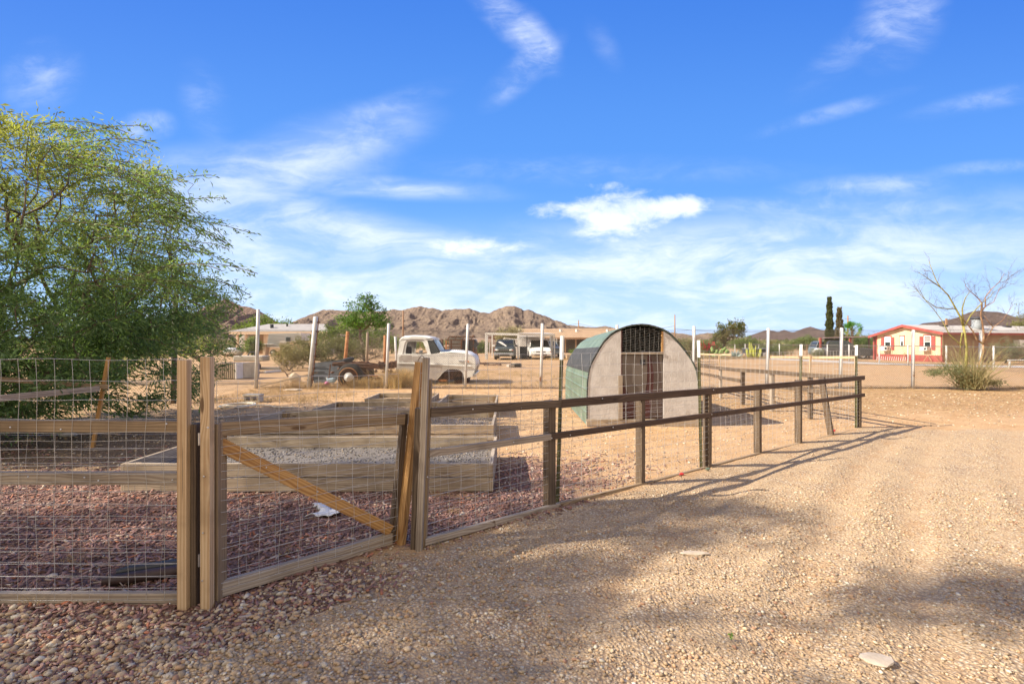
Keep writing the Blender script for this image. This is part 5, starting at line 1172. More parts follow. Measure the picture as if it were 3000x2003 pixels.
car('parked_truck', 'old grey blue truck parked under the long dark carport', 'car', (33.0, 46.4, 0), R(80), 3.6, 1.8, 1.02, 1.58, m_bcar, kind='suv', bumper=m_silver)
def junk():
    t = thing('utility_trailer', 'small grey utility trailer with wheels left of the cypress trees', 'trailer', (23.8, 46, 0)); MB().box((23.6, 46.3, .62), (2.0, 1.2, .42)).build('box', m_slate, t); MB().box((23.6, 46.3, .86), (2.1, 1.3, .05)).build('rail', m_silver, t)
    for x in (23.1, 24.1): wheel(t, (x, 45.6, .3), .3, .16, 'y')
    t = thing('propane_tank', 'small white tank standing left of the grey trailer near the far fence', 'tank', (29.4, 46, 0)); MB().tube([(28.6, 45.4, .62), (28.9, 45.4, .62), (29.4, 45.4, .62), (29.7, 45.4, .62)], [.12, .3, .3, .12], 12).build('shell', m_white, t, smooth=True); MB().box((29.15, 45.4, .18), (.5, .4, .36)).build('stand', m_slate, t)
    t = thing('pipe_barrier', 'low white pipe barrier at the right edge by the gravel road', 'barrier', (27, 26, 0)); x0 = (2958 - 1500) / F * 27.5
    for x in (x0, x0 + 2.4): MB().tube([(x, 27.5, -.05), (x, 27.5, .44)], .045, 8).build('post', m_pipe, t)
    MB().tube([(x0 - .1, 27.5, .45), (x0 + 4, 27.5, .45)], .04, 8).build('rail', m_pipe, t)
junk()
def road(pts, w, nm, m, z):
    b = MB(); ring = []
    for i, p in enumerate(pts):
        a = Vector(pts[max(i - 1, 0)]); c = Vector(pts[min(i + 1, len(pts) - 1)]); u = (c - a).normalized(); n = Vector((u.y, -u.x)); ring.append([(p[0] + n.x * w / 2, p[1] + n.y * w / 2, z), (p[0] - n.x * w / 2, p[1] - n.y * w / 2, z)])
    b.loft(ring, close=False, cap=False); o = b.build(nm, m); o['kind'] = 'structure'
road([(22.5, 45), (24.2, 38), (24.9, 34), (26.5, 31.2), (30, 29), (36, 27.5), (50, 26)], 2.6, 'gravel_road', mat('road_gravel', (.40, .37, .34), (.54, .50, .46), rough=.95, scale=14, bump=.5), .012)

# ---------------------------------------------------------------- left distance: pale house, sheds, pallets
def build_left():
    d = 58; X = lambda zx: (600 + zx * .2551 - 1500) / F * d; Z = lambda zy: H - (850 + zy * .2551 - 1001) * d / F
    t = thing('house', 'long low cream house with grey shingle roof and side porch behind the yard', 'house', (X(800), d, 0))
    xa, xb = X(275), X(1430); ze = Z(478)
    MB().prism([(xa, d, ze), (xb, d, ze), (xb - 2.4, d + 4.5, 3.75), (X(515), d + 4.5, 3.75)], (0, 0, .1)).build('roof', m_roofg, t)
    MB().prism([(xa, d + 9, ze), (X(515), d + 4.52, 3.75), (xb - 2.4, d + 4.52, 3.75), (xb, d + 9, ze)], (0, 0, .1)).build('roof', m_roofg, t)
    MB().beam((xa, d + .02, ze - .12), (xb, d + .02, ze - .12), .08, .34).build('fascia', m_cream, t)
    MB().box(((X(650) + xb - .6) / 2, d + 4.5, ze / 2 - .15), (xb - .6 - X(650), 8, ze - .25)).build('wall', m_cream, t); MB().box(((X(390) + X(650)) / 2, d + 5.5, ze / 2 - .15), (X(650) - X(390), 5, ze - .25)).build('wall', m_brown, t)
    for zx in (352, 455, 700): MB().beam((X(zx), d + .4, 0), (X(zx), d + .4, ze - .2), .24, .24, up=(0, 1, 0)).build('porch_post', m_cream, t)
    f = MB().box((X(1160), d + .42, Z(510)), (1.9, .1, 1.0)).build('window', m_roofg, t); MB().box((X(1160), d + .35, Z(510)), (1.6, .06, .75)).build('pane', m_dglass, f)
    MB().tube([(X(675), d + 2, 3.0), (X(675), d + 2, 3.7)], .22, 8).build('roof_vent', m_slate, t); MB().tube([(X(812), d + 3, 3.2), (X(812), d + 3, 3.8)], .12, 8).build('roof_vent', m_bk, t)
    MB().blob((X(425), d + 1.4, 1.3), (1.2, .2, 1.3), 2, .05, 2).build('round_screen', m_roofw, t)
    d = 52; X = lambda zx: (600 + zx * .2551 - 1500) / F * d; Z = lambda zy: H - (850 + zy * .2551 - 1001) * d / F
    t = thing('travel_trailer', 'slanted white ribbed travel trailer parked before the cream house', 'trailer', (X(900), d, 0))
    MB().prism([(X(712), d, Z(650)), (X(860), d, Z(655)), (X(862), d, Z(600)), (X(930), d, Z(600)), (X(1095), d, Z(575)), (X(1105), d, Z(488)), (X(735), d, Z(498))], (0, 2.4, 0)).build('body', m_van, t)
    for i in range(9): zy = 505 + i * 17; MB().beam((X(735 - i * 3), d - .02, Z(zy)), (X(1090 if i < 5 else 860), d - .02, Z(zy - 6)), .03, .09).build('rib', m_silver, t)
    f = MB().box((X(960), d - .05, Z(560)), (.55, .08, .55)).build('window', m_silver, t); MB().box((X(960), d - .11, Z(560)), (.42, .04, .42)).build('pane', m_dglass, f)
    wheel(t, (X(790), d - .05, .34), .34, .2, 'y'); wheel(t, (X(1020), d - .05, .34), .34, .2, 'y')
    t = thing('patio_table', 'small white cloth covered table left of the ribbed trailer', 'table', (X(680), d, 0)); MB().prism([(X(655), d, Z(620)), (X(705), d, Z(620)), (X(690), d, 0), (X(670), d, 0)], (0, .8, 0)).build('cloth', m_cream, t); MB().box((X(680), d + .4, Z(617)), (2.1, 1.1, .08)).build('table_top', m_white, t)
    t = thing('boat', 'small upturned white boat on the ground beside the porch', 'boat', (X(310), 50, 0)); MB().loft([[(X(225) * .96, 50 + .3 * math.cos(q), .45 + .2 * math.sin(q)) for q in np.linspace(0, 6.0, 10)], [(X(270) * .96, 50 + .9 * math.cos(q), .5 + .42 * math.sin(q)) for q in np.linspace(0, 6.0, 10)], [(X(400) * .96, 50 + .9 * math.cos(q), .5 + .4 * math.sin(q)) for q in np.linspace(0, 6.0, 10)]]).build('hull', m_van, t, smooth=True)
    t.location = t.location
    for x in (X(400) * .96 - .3, X(270) * .96): MB().box((x, 50, .1), (.3, 1.2, .22)).build('chock', m_brown, t)
    # pallet block
    d = 19.6; X = lambda zx: (600 + zx * .2551 - 1500) / F * d; Z = lambda zy: H - (850 + zy * .2551 - 1001) * d / F
    t = thing('stacked_pallets', 'row of pale upright pallets standing on the sand under the mesquite tips', 'pallets', (X(350), d, 0))
    x = X(150); i = 0
    while x < X(425): MB().beam((x, d, .03), (x, d, Z(830) + rnd.uniform(-.02, .02)), .05, .9, up=(0, 1, 0)).build('slat', w_bed, t); x += .082; i += 1
    MB().beam((X(435), d, .02), (X(435), d, Z(828)), .05, 1.0, up=(0, 1, 0)).build('slat', m_white, t); MB().prism([(X(445), d - .02, .03), (X(560), d + .35, .03), (X(565), d + .35, Z(822)), (X(445), d - .02, Z(832))], (0, .1, 0)).build('side_board', m_conc, t)
    t = thing('cart_frame', 'upturned barrow with curved handle on the sand beyond the pallets', 'barrow', (X(520), 26, 0)); dd = 26; X = lambda zx: (600 + zx * .2551 - 1500) / F * dd; Z = lambda zy: H - (850 + zy * .2551 - 1001) * dd / F
    MB().box((X(540), dd, Z(780)), (1.6, .8, .3)).build('tray', m_conc, t, bevel=.06); MB().tube([(X(490), dd, Z(755)), (X(520), dd, Z(710)), (X(570), dd, Z(705)), (X(575), dd, Z(740)), (X(560), dd, Z(760))], .035, 6).build('handle', m_bk, t)
    wheel(t, (X(600), dd, .2), .2, .1, 'y')
    for (zx0, zy0, zx1, zy1, lab, m, w) in ((560, 905, 870, 905, 'long white painted plank lying on the sand behind the first white fence post', m_white, .12), (640, 1010, 1290, 945, 'long thin weathered pole propped on the leaning post', w_bed, .04), (690, 950, 870, 935, 'short white board scrap on the sand', m_white, .08)):
        pa = G(600 + zx0 * .2551, 850 + zy0 * .2551); pb = G(600 + zx1 * .2551, 850 + zy1 * .2551 + (12 if zx1 > 1000 else 0)); 
        if zx1 > 1000: pb = D(600 + zx1 * .2551, 850 + zy1 * .2551, 15.7); pa = D(600 + zx0 * .2551, 850 + zy0 * .2551, 15.9); pa.z = .03
        else: pa.z = pb.z = .06
        o = MB().beam(pa, pb, w * 1.4, w).build('plank', m); tag(o, lab, 'plank')
    # slanting posts beyond the fence
    for (xb, yb, xt, yt, r, m, lab) in ((1008, 1052, 1019, 970, .085, m_rusto, 'leaning rusty orange round post behind the chassis'), (1074, 1066, 1077, 975, .07, w_bed, 'pale upright wooden post right of the leaning orange post'), (1127, 1058, 1128, 981, .07, m_rusto, 'orange upright post just left of the pickup cab'), (1163, 1040, 1158, 985, .06, m_pipe, 'white rust stained pipe leaning against the back of the pickup cab'), (1298, 1035, 1294, 993, .07, m_rust, 'thin leaning rusty post above the pickup hood'), (1285, 1030, 1284, 995, .07, m_pipe, 'short white post above the pickup hood')):
        d = 24.0; a = D(xb, yb, d); a.z = -.05; b = D(xt, yt, d); o = MB().tube([a, b], r, 10).build('post', m, smooth=True); tag(o, lab, 'post')
    o = MB().blob((*G(865, 1119).xy, .13), (.22, .2, .23), 6, .35, 2).build('boulder', m_stone); tag(o, 'rough grey boulder on the sand left of the leaning white post', 'rock')
    o = MB().blob((*G(858, 1143).xy, .02), (.28, .16, .035), 3, .3, 2).build('flat_stone', m_stone); tag(o, 'flat pale stone lying just in front of the grey boulder', 'rock')
build_left()
def small_things():
    p = G(743, 1176); t = thing('concrete_block', 'single hollow concrete block lying on the lit sand left of the low frames', 'block', p, local=False)
    a, b = .42, .2; MB().beam((p.x - a / 2, p.y, .17), (p.x + a / 2, p.y - .02, .17), b + .03, .05).build('top_face', m_conc, t, bevel=.006)
    for k in (-.47, 0, .47): MB().beam((p.x + k * a * .86, p.y, .0), (p.x + k * a * .86, p.y, .15), .05, b, up=(0, 1, 0)).build('web', m_conc, t)
    MB().beam((p.x - a / 2, p.y, .02), (p.x + a / 2, p.y - .02, .02), b, .035).build('bottom_face', m_conc, t)
    p = G(697, 1190); pts = []
    for i in range(90): q = i / 90 * 2 * math.pi * 2.6; rr = .33 + .03 * math.sin(q * .7); pts.append((p.x + rr * math.cos(q), p.y + rr * 1.25 * math.sin(q), .02 + .012 * math.sin(q * 1.3) + .01))
    pts += [(p.x + .45 + .25 * k, p.y + .1 - .12 * k + .1 * math.sin(k * 2), .02) for k in range(5)]
    o = MB().tube(pts, .014, 6).build('garden_hose', m_hose, smooth=True); tag(o, 'cream garden hose coiled on the sand at the edge of the tree shade', 'hose')
    p = G(588, 1215); t = thing('water_spigot', 'small dark spigot pipe standing between the two tall gate posts', 'spigot', p); d = p.y
    MB().tube([(p.x, d, -.02), (p.x, d, .28), (p.x + .02, d, .33), (p.x + .09, d, .34), (p.x + .11, d, .31)], .018, 8).build('pipe', m_bk, t); MB().lathe([(0, 0), (.035, 0), (.035, .012), (0, .012)], (p.x + .02, d, .35), 'z', 10).build('handle', m_slate, t)
    # plastic rag
    p = G(955, 1500); r = np.random.default_rng(9); n = 16; X, Y = np.meshgrid(np.linspace(-.17, .2, n), np.linspace(-.16, .22, n)); Z = .02 + .055 * np.abs(fbm(X * 14, Y * 14, 3)) ; k = (np.abs(X + .02 + .1 * np.sin(Y * 16)) < .07 + .09 * np.clip(-Y * 4, 0, 1))
    V = np.stack([X + p.x + Y * .3 + .01 * fbm(Y * 30, X * 30, 1), Y + p.y, Z], -1).reshape(-1, 3); a = np.array([j * n + i for j in range(n - 1) for i in range(n - 1) if k[j, i]]); o = npmesh('plastic_rag', V, np.stack([a, a + 1, a + n + 1, a + n], 1), m_rag, None, smooth=True)
    so = o.modifiers.new('s', 'SOLIDIFY'); so.thickness = .004; tag(o, 'torn white plastic rag crumpled on the red bark inside the gate', 'rag')
    # dark fallen pipe behind left base board
    t = thing('dark_log', 'dark brown curved log lying behind the bottom board left of the gate posts', 'log', G(400, 1735)); pa = [D(300, 1722, 2.92), D(340, 1712, 2.95), D(420, 1703, 3.0), D(500, 1693, 3.05), D(600, 1672, 3.12)]
    for q in pa: q.z = max(q.z, .035)
    MB().tube(pa, [.026, .034, .036, .038, .035], 10).build('log', m_pipebr, t, smooth=True); MB().tube([q + Vector((.02, .08, .02)) for q in pa], [.02, .03, .03, .032, .03], 10).build('bark_strip', m_bk, t, smooth=True)
    for (px, py, s, m, sd, lab) in ((2035, 1625, (.105, .035, .012), m_stone, 4, 'long flat pale stone lying in the dappled drive'), (2570, 1941, (.075, .05, .012), m_stone, 8, 'flat square tan stone chip at the bottom right of the drive'), (155, 1662 + 20, (.03, .02, .012), m_stone, 2, 'small white pebble among the bark left of the gate'), (207, 1763, (.05, .028, .016), m_brick, 5, 'broken orange brick piece against the left bottom board'), (200, 1276, (.13, .1, .045), m_conc, 7, 'grey rounded stone seen just under the left top rail'), (110, 1845, (.028, .02, .012), m_stone, 12, 'bluish flat pebble at the lower left corner')):
        p = G(px, py); o = MB().blob((p.x, p.y, s[2] * .5 + float(gz(p.x, p.y))), s, sd, .25, 2).build('stone', m); o.rotation_euler = (0, 0, 0); tag(o, lab, 'stone')
    for (px, py, lab, m) in ((1990, 1391, 'red plastic scrap by the fence foot left of the second steel stake', m_redl), (2436, 1264, 'red plastic scrap at the foot of the leaning fence post', m_redl), (2066, 1376, 'green glass shard at the foot of the second steel stake', m_ngreen)):
        p = G(px, py); o = MB().blob((p.x + .02, p.y - .03, .025), (.03, .02, .02), px, .6, 1).build('plastic_scrap', m); tag(o, lab, 'scrap')
    # boards leaning into the tree, orange stake
    for (a, b, w, h, lab, m) in ((D(-60, 1172, 5.4), D(290, 1138, 6.6), .03, .075, 'pale board propped level in the mesquite branches, lower of the two', w_grey), (D(-20, 1108, 6.2), D(318, 1133, 6.7), .03, .06, 'weathered board in the mesquite branches, upper of the two', w_side)):
        o = MB().beam(a, b, w, h, seg=3, wob=.02).build('plank', m, bevel=.004); tag(o, lab, 'plank')
    a = D(270, 1236, 6.8); a.z = -.05; o = MB().beam(a, D(318, 1046, 6.8), .045, .03, up=(0, 1, 0)).build('stake', w_gate); tag(o, 'leaning orange wooden stake standing in front of the mesquite', 'stake')
    # sprout
    p = G(2142, 1885); tree('sprout', 'tiny bright green seedling in the shaded gravel', 'plant', (p.x, p.y, .0), [(0, 0, .014, .008, .008, .006)], 4, 4, (.010, .006), ((.12, .32, .03), (.16, .40, .05)), 4, step=.01, sigma=.004, r_tip=.0006)
small_things()

# ---------------------------------------------------------------- trees and shrubs of the middle ground and far
YG = ((.10, .15, .04), (.19, .25, .07)); OL = ((.15, .16, .06), (.27, .26, .11)); DRY = ((.34, .22, .09), (.52, .37, .17)); GG = ((.13, .16, .08), (.23, .25, .14)); BG = ((.06, .13, .035), (.14, .25, .05))
def at(px, d, z=0): return ((px - 1500) / F * d, d, z)
def H_(py, d): return H - (py - 1001) * d / F
tree('mesquite_tree', 'bright green feathery mesquite tree left of the pickup', 'tree', at(1068, 34), [(0, 0, 3.6, 1.7, 1.4, 1.15), (-.9, 0, 2.9, 1.2, 1.2, .8), (1.0, 0, 2.9, 1.3, 1.1, .7), (.1, .2, 4.5, .8, .7, .55)], 150, 26, (.20, .055), BG, 31, shell=.3, sigma=.17, step=.4, r_tip=.012, lift=.15)
tree('mesquite_tree', 'wide green mesquite tree rising behind the roof of the cream house', 'tree', at(782, 74), [(0, 0, 3.4, 4.6, 2.6, 2.2), (-2.6, 0, 2.9, 2.8, 2, 1.7), (2.6, 0, 3.0, 2.6, 2, 1.8)], 260, 24, (.42, .12), YG, 32, shell=.35, sigma=.35, step=.8, r_tip=.02)
tree('mesquite_tree', 'olive green tree beyond the fence just right of the big mesquite', 'tree', at(600, 23), [(0, 0, 1.7, 1.3, 1.0, 1.0), (-1.6, 0, 1.9, 1.5, 1.1, 1.3), (-3.2, 0, 1.7, 1.6, 1.1, 1.4), (.9, 0, 1.2, .8, .7, .6)], 260, 34, (.13, .04), YG, 33, shell=.3, sigma=.22, step=.5, r_tip=.012)
tree('mesquite_tree', 'yellow green sunlit bush seen under the big mesquite', 'tree', at(330, 17), [(0, 0, 1.1, 2.4, 1.2, 1.0), (2.2, 0, 1.5, 1.3, 1, 1.0)], 120, 24, (.11, .035), ((.20, .26, .05), (.33, .38, .09)), 34, shell=.3, sigma=.14, step=.35, r_tip=.006)
tree('creosote_bush', 'big dense olive creosote bush behind the leaning white post', 'bush', at(940, 27), [(0, 0, 1.0, 1.9, 1.2, 1.05), (-1.4, .2, .8, 1.2, 1, .8), (1.4, .3, 1.1, 1.2, 1, .9)], 300, 44, (.09, .032), OL, 41, shell=.2, sigma=.12, step=.3, r_tip=.006, leafmat=m_leafo, bias=.1)
tree('creosote_bush', 'thinner yellow olive creosote bush left of the big one', 'bush', at(848, 25), [(0, 0, .8, 1.0, .8, .75)], 110, 32, (.08, .03), ((.24, .21, .08), (.36, .31, .13)), 42, shell=.2, sigma=.1, step=.25, r_tip=.006, leafmat=m_leafo, bias=.1)
tree('desert_bush', 'grey brown twiggy bush behind the chassis and orange posts', 'bush', at(1060, 28), [(0, 0, .9, 2.0, 1.0, .8), (1.2, 0, 1.3, 1.0, .8, .6)], 160, 16, (.08, .025), ((.22, .17, .12), (.33, .27, .19)), 43, shell=.2, sigma=.13, step=.25, r_tip=.007, leafmat=m_leafo, bias=.1)
tree('mesquite_tree', 'low light green mesquite right behind the creosote bushes', 'tree', at(1000, 46), [(0, 0, 2.1, 3.0, 1.6, 1.3), (3.2, 0, 1.9, 2, 1.4, 1.1)], 180, 22, (.24, .08), YG, 44, shell=.3, sigma=.24, step=.5, r_tip=.012)
tree('desert_bush', 'small bare twiggy shrub on the sand between pallets and leaning post', 'bush', at(843, 20.6), [(0, 0, .45, .5, .3, .4)], 60, 2, (.05, .015), DRY, 45, shell=.4, sigma=.04, step=.14, r_tip=.006, bark=mat('twig_grey', (.20, .15, .11), (.30, .24, .18)), leafmat=m_leafo, bias=.05, lift=-.1)
tree('desert_bush', 'round dark green bush beside the porch of the cream house', 'bush', at(738, 50), [(0, 0, 1.2, 1.0, .8, 1.0)], 70, 24, (.2, .08), YG, 46, shell=.3, sigma=.16, step=.3, r_tip=.01)
tree('palo_verde', 'pale yellow green tree behind the carport cars', 'tree', at(1488, 58), [(0, 0, 1.9, 1.5, 1.2, 1.5), (.9, 0, 2.8, 1.1, 1, .9), (-.6, 0, 2.4, 1, 1, 1)], 130, 18, (.22, .07), ((.25, .23, .11), (.38, .34, .18)), 47, shell=.3, sigma=.2, step=.4, r_tip=.012, leafmat=m_leafo)
for (px, d, w, h, s, lab) in ((1148, 60, 1.6, 2.3, 51, 'small bright green tree above the back of the pickup cab'), (1195, 70, 1.8, 1.8, 52, 'yellow green bush right of the utility pole behind the cab'), (1265, 72, 2.2, 1.9, 53, 'pale bush showing above the pickup roof'), (1408, 64, 1.1, 1.3, 54, 'small green bush right of the rusty frame')):
    tree('desert_bush', lab, 'bush', at(px, d), [(0, 0, h * .55, w, w * .7, h * .5)], 50, 22, (.3, .1), YG if s != 53 else OL, s, shell=.3, sigma=.3, step=.5, r_tip=.012)
tree('desert_bush', 'brown green dry bush rising behind the right shoulder of the coop', 'bush', at(1985, 32), [(0, 0, 1.1, 1.3, .9, .95), (.8, 0, .8, 1.0, .8, .8)], 120, 22, (.13, .04), ((.17, .15, .07), (.27, .24, .12)), 61, shell=.3, sigma=.15, step=.3, r_tip=.008, leafmat=m_leafo)
tree('desert_bush', 'green shrub between the coop and the white topped stake', 'bush', at(2022, 36), [(0, 0, .8, 1.0, .8, .75)], 80, 22, (.14, .05), BG, 62, shell=.3, sigma=.15, step=.3, r_tip=.008)
t = tree('bougainvillea', 'bougainvillea bush covered in magenta red flowers', 'flowering bush', at(2078, 47), [(0, 0, .8, 1.1, .8, .75)], 80, 20, (.16, .07), BG, 63, shell=.3, sigma=.16, step=.3, r_tip=.008)
r_ = np.random.default_rng(3); n_ = 300; P_ = np.array(at(2075, 46.6)) + np.stack([r_.normal(0, .42, n_), r_.normal(0, .2, n_), 1.05 + r_.normal(0, .22, n_)], 1)
V_, F_, c_ = leaves(P_, r_.normal(0, 1, (n_, 3)), .15, .10, np.array([(.55, .015, .06)]) * r_.uniform(.7, 1.2, (n_, 1)), r_); npmesh('flowers', V_, F_, m_leaf, t, c_)
tree('citrus_tree', 'loose leafy green and rust coloured tree behind the pen fence', 'tree', at(2135, 48), [(0, 0, 2.5, 1.5, 1.2, 1.1), (.9, 0, 3.0, 1.0, .9, .8), (-1.0, 0, 1.9, .9, .9, .8)], 140, 22, (.20, .09), ((.09, .14, .05), (.24, .19, .08)), 64, shell=.3, sigma=.14, step=.4, r_tip=.016)
tree('desert_bush', 'soft green bush on the skyline right of the leafy tree', 'bush', at(2185, 66), [(0, 0, 1.3, 2.2, 1.2, 1.1)], 80, 20, (.3, .1), YG, 65, shell=.3, sigma=.3, step=.5, r_tip=.012)
for (px, d, w, h, s, lab) in ((2238, 50, 1.0, 1.3, 66, 'low dark shrub just right of the cactus'), (2290, 50, 1.5, 1.5, 67, 'round green shrub in the middle of the far fence'), (2268, 52, .9, 1.2, 68, 'small shrub between cactus and the round shrub'), (2402, 44, .8, .9, 69, 'low pale shrub at the foot of the first red post')):
    tree('desert_bush', lab, 'bush', at(px, d), [(0, 0, h * .5, w, w * .7, h * .5)], 60, 20, (.15, .05), GG if s != 67 else YG, s, shell=.3, sigma=.15, step=.3, r_tip=.008)
tree('mesquite_tree', 'wide round green mesquite crown below the pointed hill', 'tree', at(2358, 88), [(0, 0, 1.4, 2.6, 1.6, 1.15), (-1.6, 0, 1.1, 1.4, 1.2, .9), (1.6, 0, 1.1, 1.4, 1.2, .9)], 130, 22, (.4, .12), YG, 70, shell=.3, sigma=.3, step=.6, r_tip=.015)
def cypress(px, d, top, w, lab, dens, cols, seed):
    base = at(px, d); h = H_(top, d); r = np.random.default_rng(seed); t = thing('cypress_tree', lab, 'tree', base)
    MB().tube([base, (base[0], d, h * .95)], [.12, .02], 7).build('trunk', w_bark, t)
    n = dens; f = r.uniform(0, 1, n) ** 1.1; rad = w * (np.clip(1.15 - f, 0, 1) ** .6) * (.55 + .45 * np.clip(f * 6, 0, 1)); a = r.uniform(0, 6.28, n); rr = rad * (.55 + .5 * r.uniform(0, 1, n) + .2 * np.sin(f * 40 + a * 2))
    P = np.stack([base[0] + rr * np.cos(a), base[1] + rr * np.sin(a), .15 + f * (h - .15)], 1); dr = np.stack([np.cos(a) * .25, np.sin(a) * .25, np.ones(n)], 1)
    ca = np.array(cols); g = r.uniform(0, 1, (n, 1)); V, Fc, c = leaves(P, dr, .20, .05, (ca[0] * (1 - g) + ca[1] * g), r, -.2, .3); npmesh('crown', V, Fc, m_leafo, t, c)
cypress(2430, 45.5, 873, .36, 'tall narrow dark cypress tree, the taller of the two', 9000, ((.035, .05, .018), (.10, .10, .035)), 71)
cypress(2459, 47, 903, .42, 'shorter thin brownish cypress tree beside the taller one', 3600, ((.07, .06, .025), (.17, .13, .06)), 72)
def palm():
    d = 50; b = at(2494, d); t = thing('fan_palm', 'fan palm with bright green crown above the dark carport roof', 'palm', b); zc = H_(968, d)
    MB().tube([b, (b[0] + .1, d, zc)], [.17, .13], 9).build('trunk', w_bark, t); r = random.Random(5); A = []; Fs = []; cs = []
    for k in range(58):
        az = r.uniform(0, 6.28); el = r.uniform(-.7, 1.5); L = r.uniform(.40, .72); dv = Vector((math.cos(az) * math.cos(el), math.sin(az) * math.cos(el), math.sin(el))); c = Vector((b[0] + .1, d, zc)) + dv * L; s = dv.orthogonal().normalized(); u = dv.cross(s)
        side = s * math.cos(k) + u * math.sin(k); col = (.10, .24, .04) if el > 0 else (.22, .26, .08)
        for j in range(-7, 8):
            q = (dv * math.cos(j * .17) + side * math.sin(j * .17)).normalized(); tip = c + q * r.uniform(.42, .62) - Vector((0, 0, .12 * abs(j) / 7 + .05)); w = side.cross(dv).normalized() * .008 + side * .016
            i0 = len(A); A += [c, c + q * .3 + w, tip, c + q * .3 - w]; Fs.append((i0, i0 + 1, i0 + 2, i0 + 3)); cs += [tuple(x * r.uniform(.8, 1.2) for x in col)] * 4
        i0 = len(A); base = Vector((b[0] + .1, d, zc)); A += [base + side * .02, c + side * .012, c - side * .012, base - side * .02]; Fs.append((i0, i0 + 1, i0 + 2, i0 + 3)); cs += [(.2, .22, .06)] * 4
    npmesh('crown', A, Fs, m_leaf, t, cs)
palm()
def cactus():
    d = 43.5; b = at(2206, d); t = thing('column_cactus', 'clump of yellow green column cactus in front of the far fence', 'cactus', b); r = random.Random(2)
    for k in range(17):
        a = r.uniform(-.75, .75); h = r.uniform(.7, 1.5) if abs(a) < .5 else r.uniform(.5, .95); y = d + r.uniform(-.3, .3); x = b[0] + a * .45; MB().tube([(x, y, 0), (x + a * .3, y, h * .35), (x + a * .42, y, h * .8), (x + a * .42, y, h)], [.05, .06, .055, .02], 7).build('stem', m_stem, t, smooth=True)
    b = at(2156, 45); t = thing('agave', 'blue grey agave rosette left of the cactus', 'agave', b); r = random.Random(8); m = mat('agave_skin', (.20, .26, .24), (.30, .36, .33), rough=.6)
    for k in range(30):
        az = r.uniform(0, 6.28); el = r.uniform(.25, 1.4); L = r.uniform(.6, .85); dv = Vector((math.cos(az) * math.cos(el), math.sin(az) * math.cos(el), math.sin(el))); bb = Vector(b) + Vector((0, 0, .05)); MB().tube([bb, bb + dv * L * .4, bb + dv * L * .75, bb + dv * L], [.05, .065, .04, .004], 5).build('leaf', m, t)
    b = at(2105, 45); t = thing('prickly_pear', 'prickly pear clump between the flowering bush and the agave', 'cactus', b); r = random.Random(9); m = mat('pear_skin', (.17, .24, .07), (.26, .33, .12), rough=.6)
    for k in range(26): MB().blob((b[0] + r.uniform(-.8, .8), b[1] + r.uniform(-.4, .4), r.uniform(.15, .95)), (.17, .06, .2), k, .1, 1).build('pad', m, t, smooth=True)
cactus()
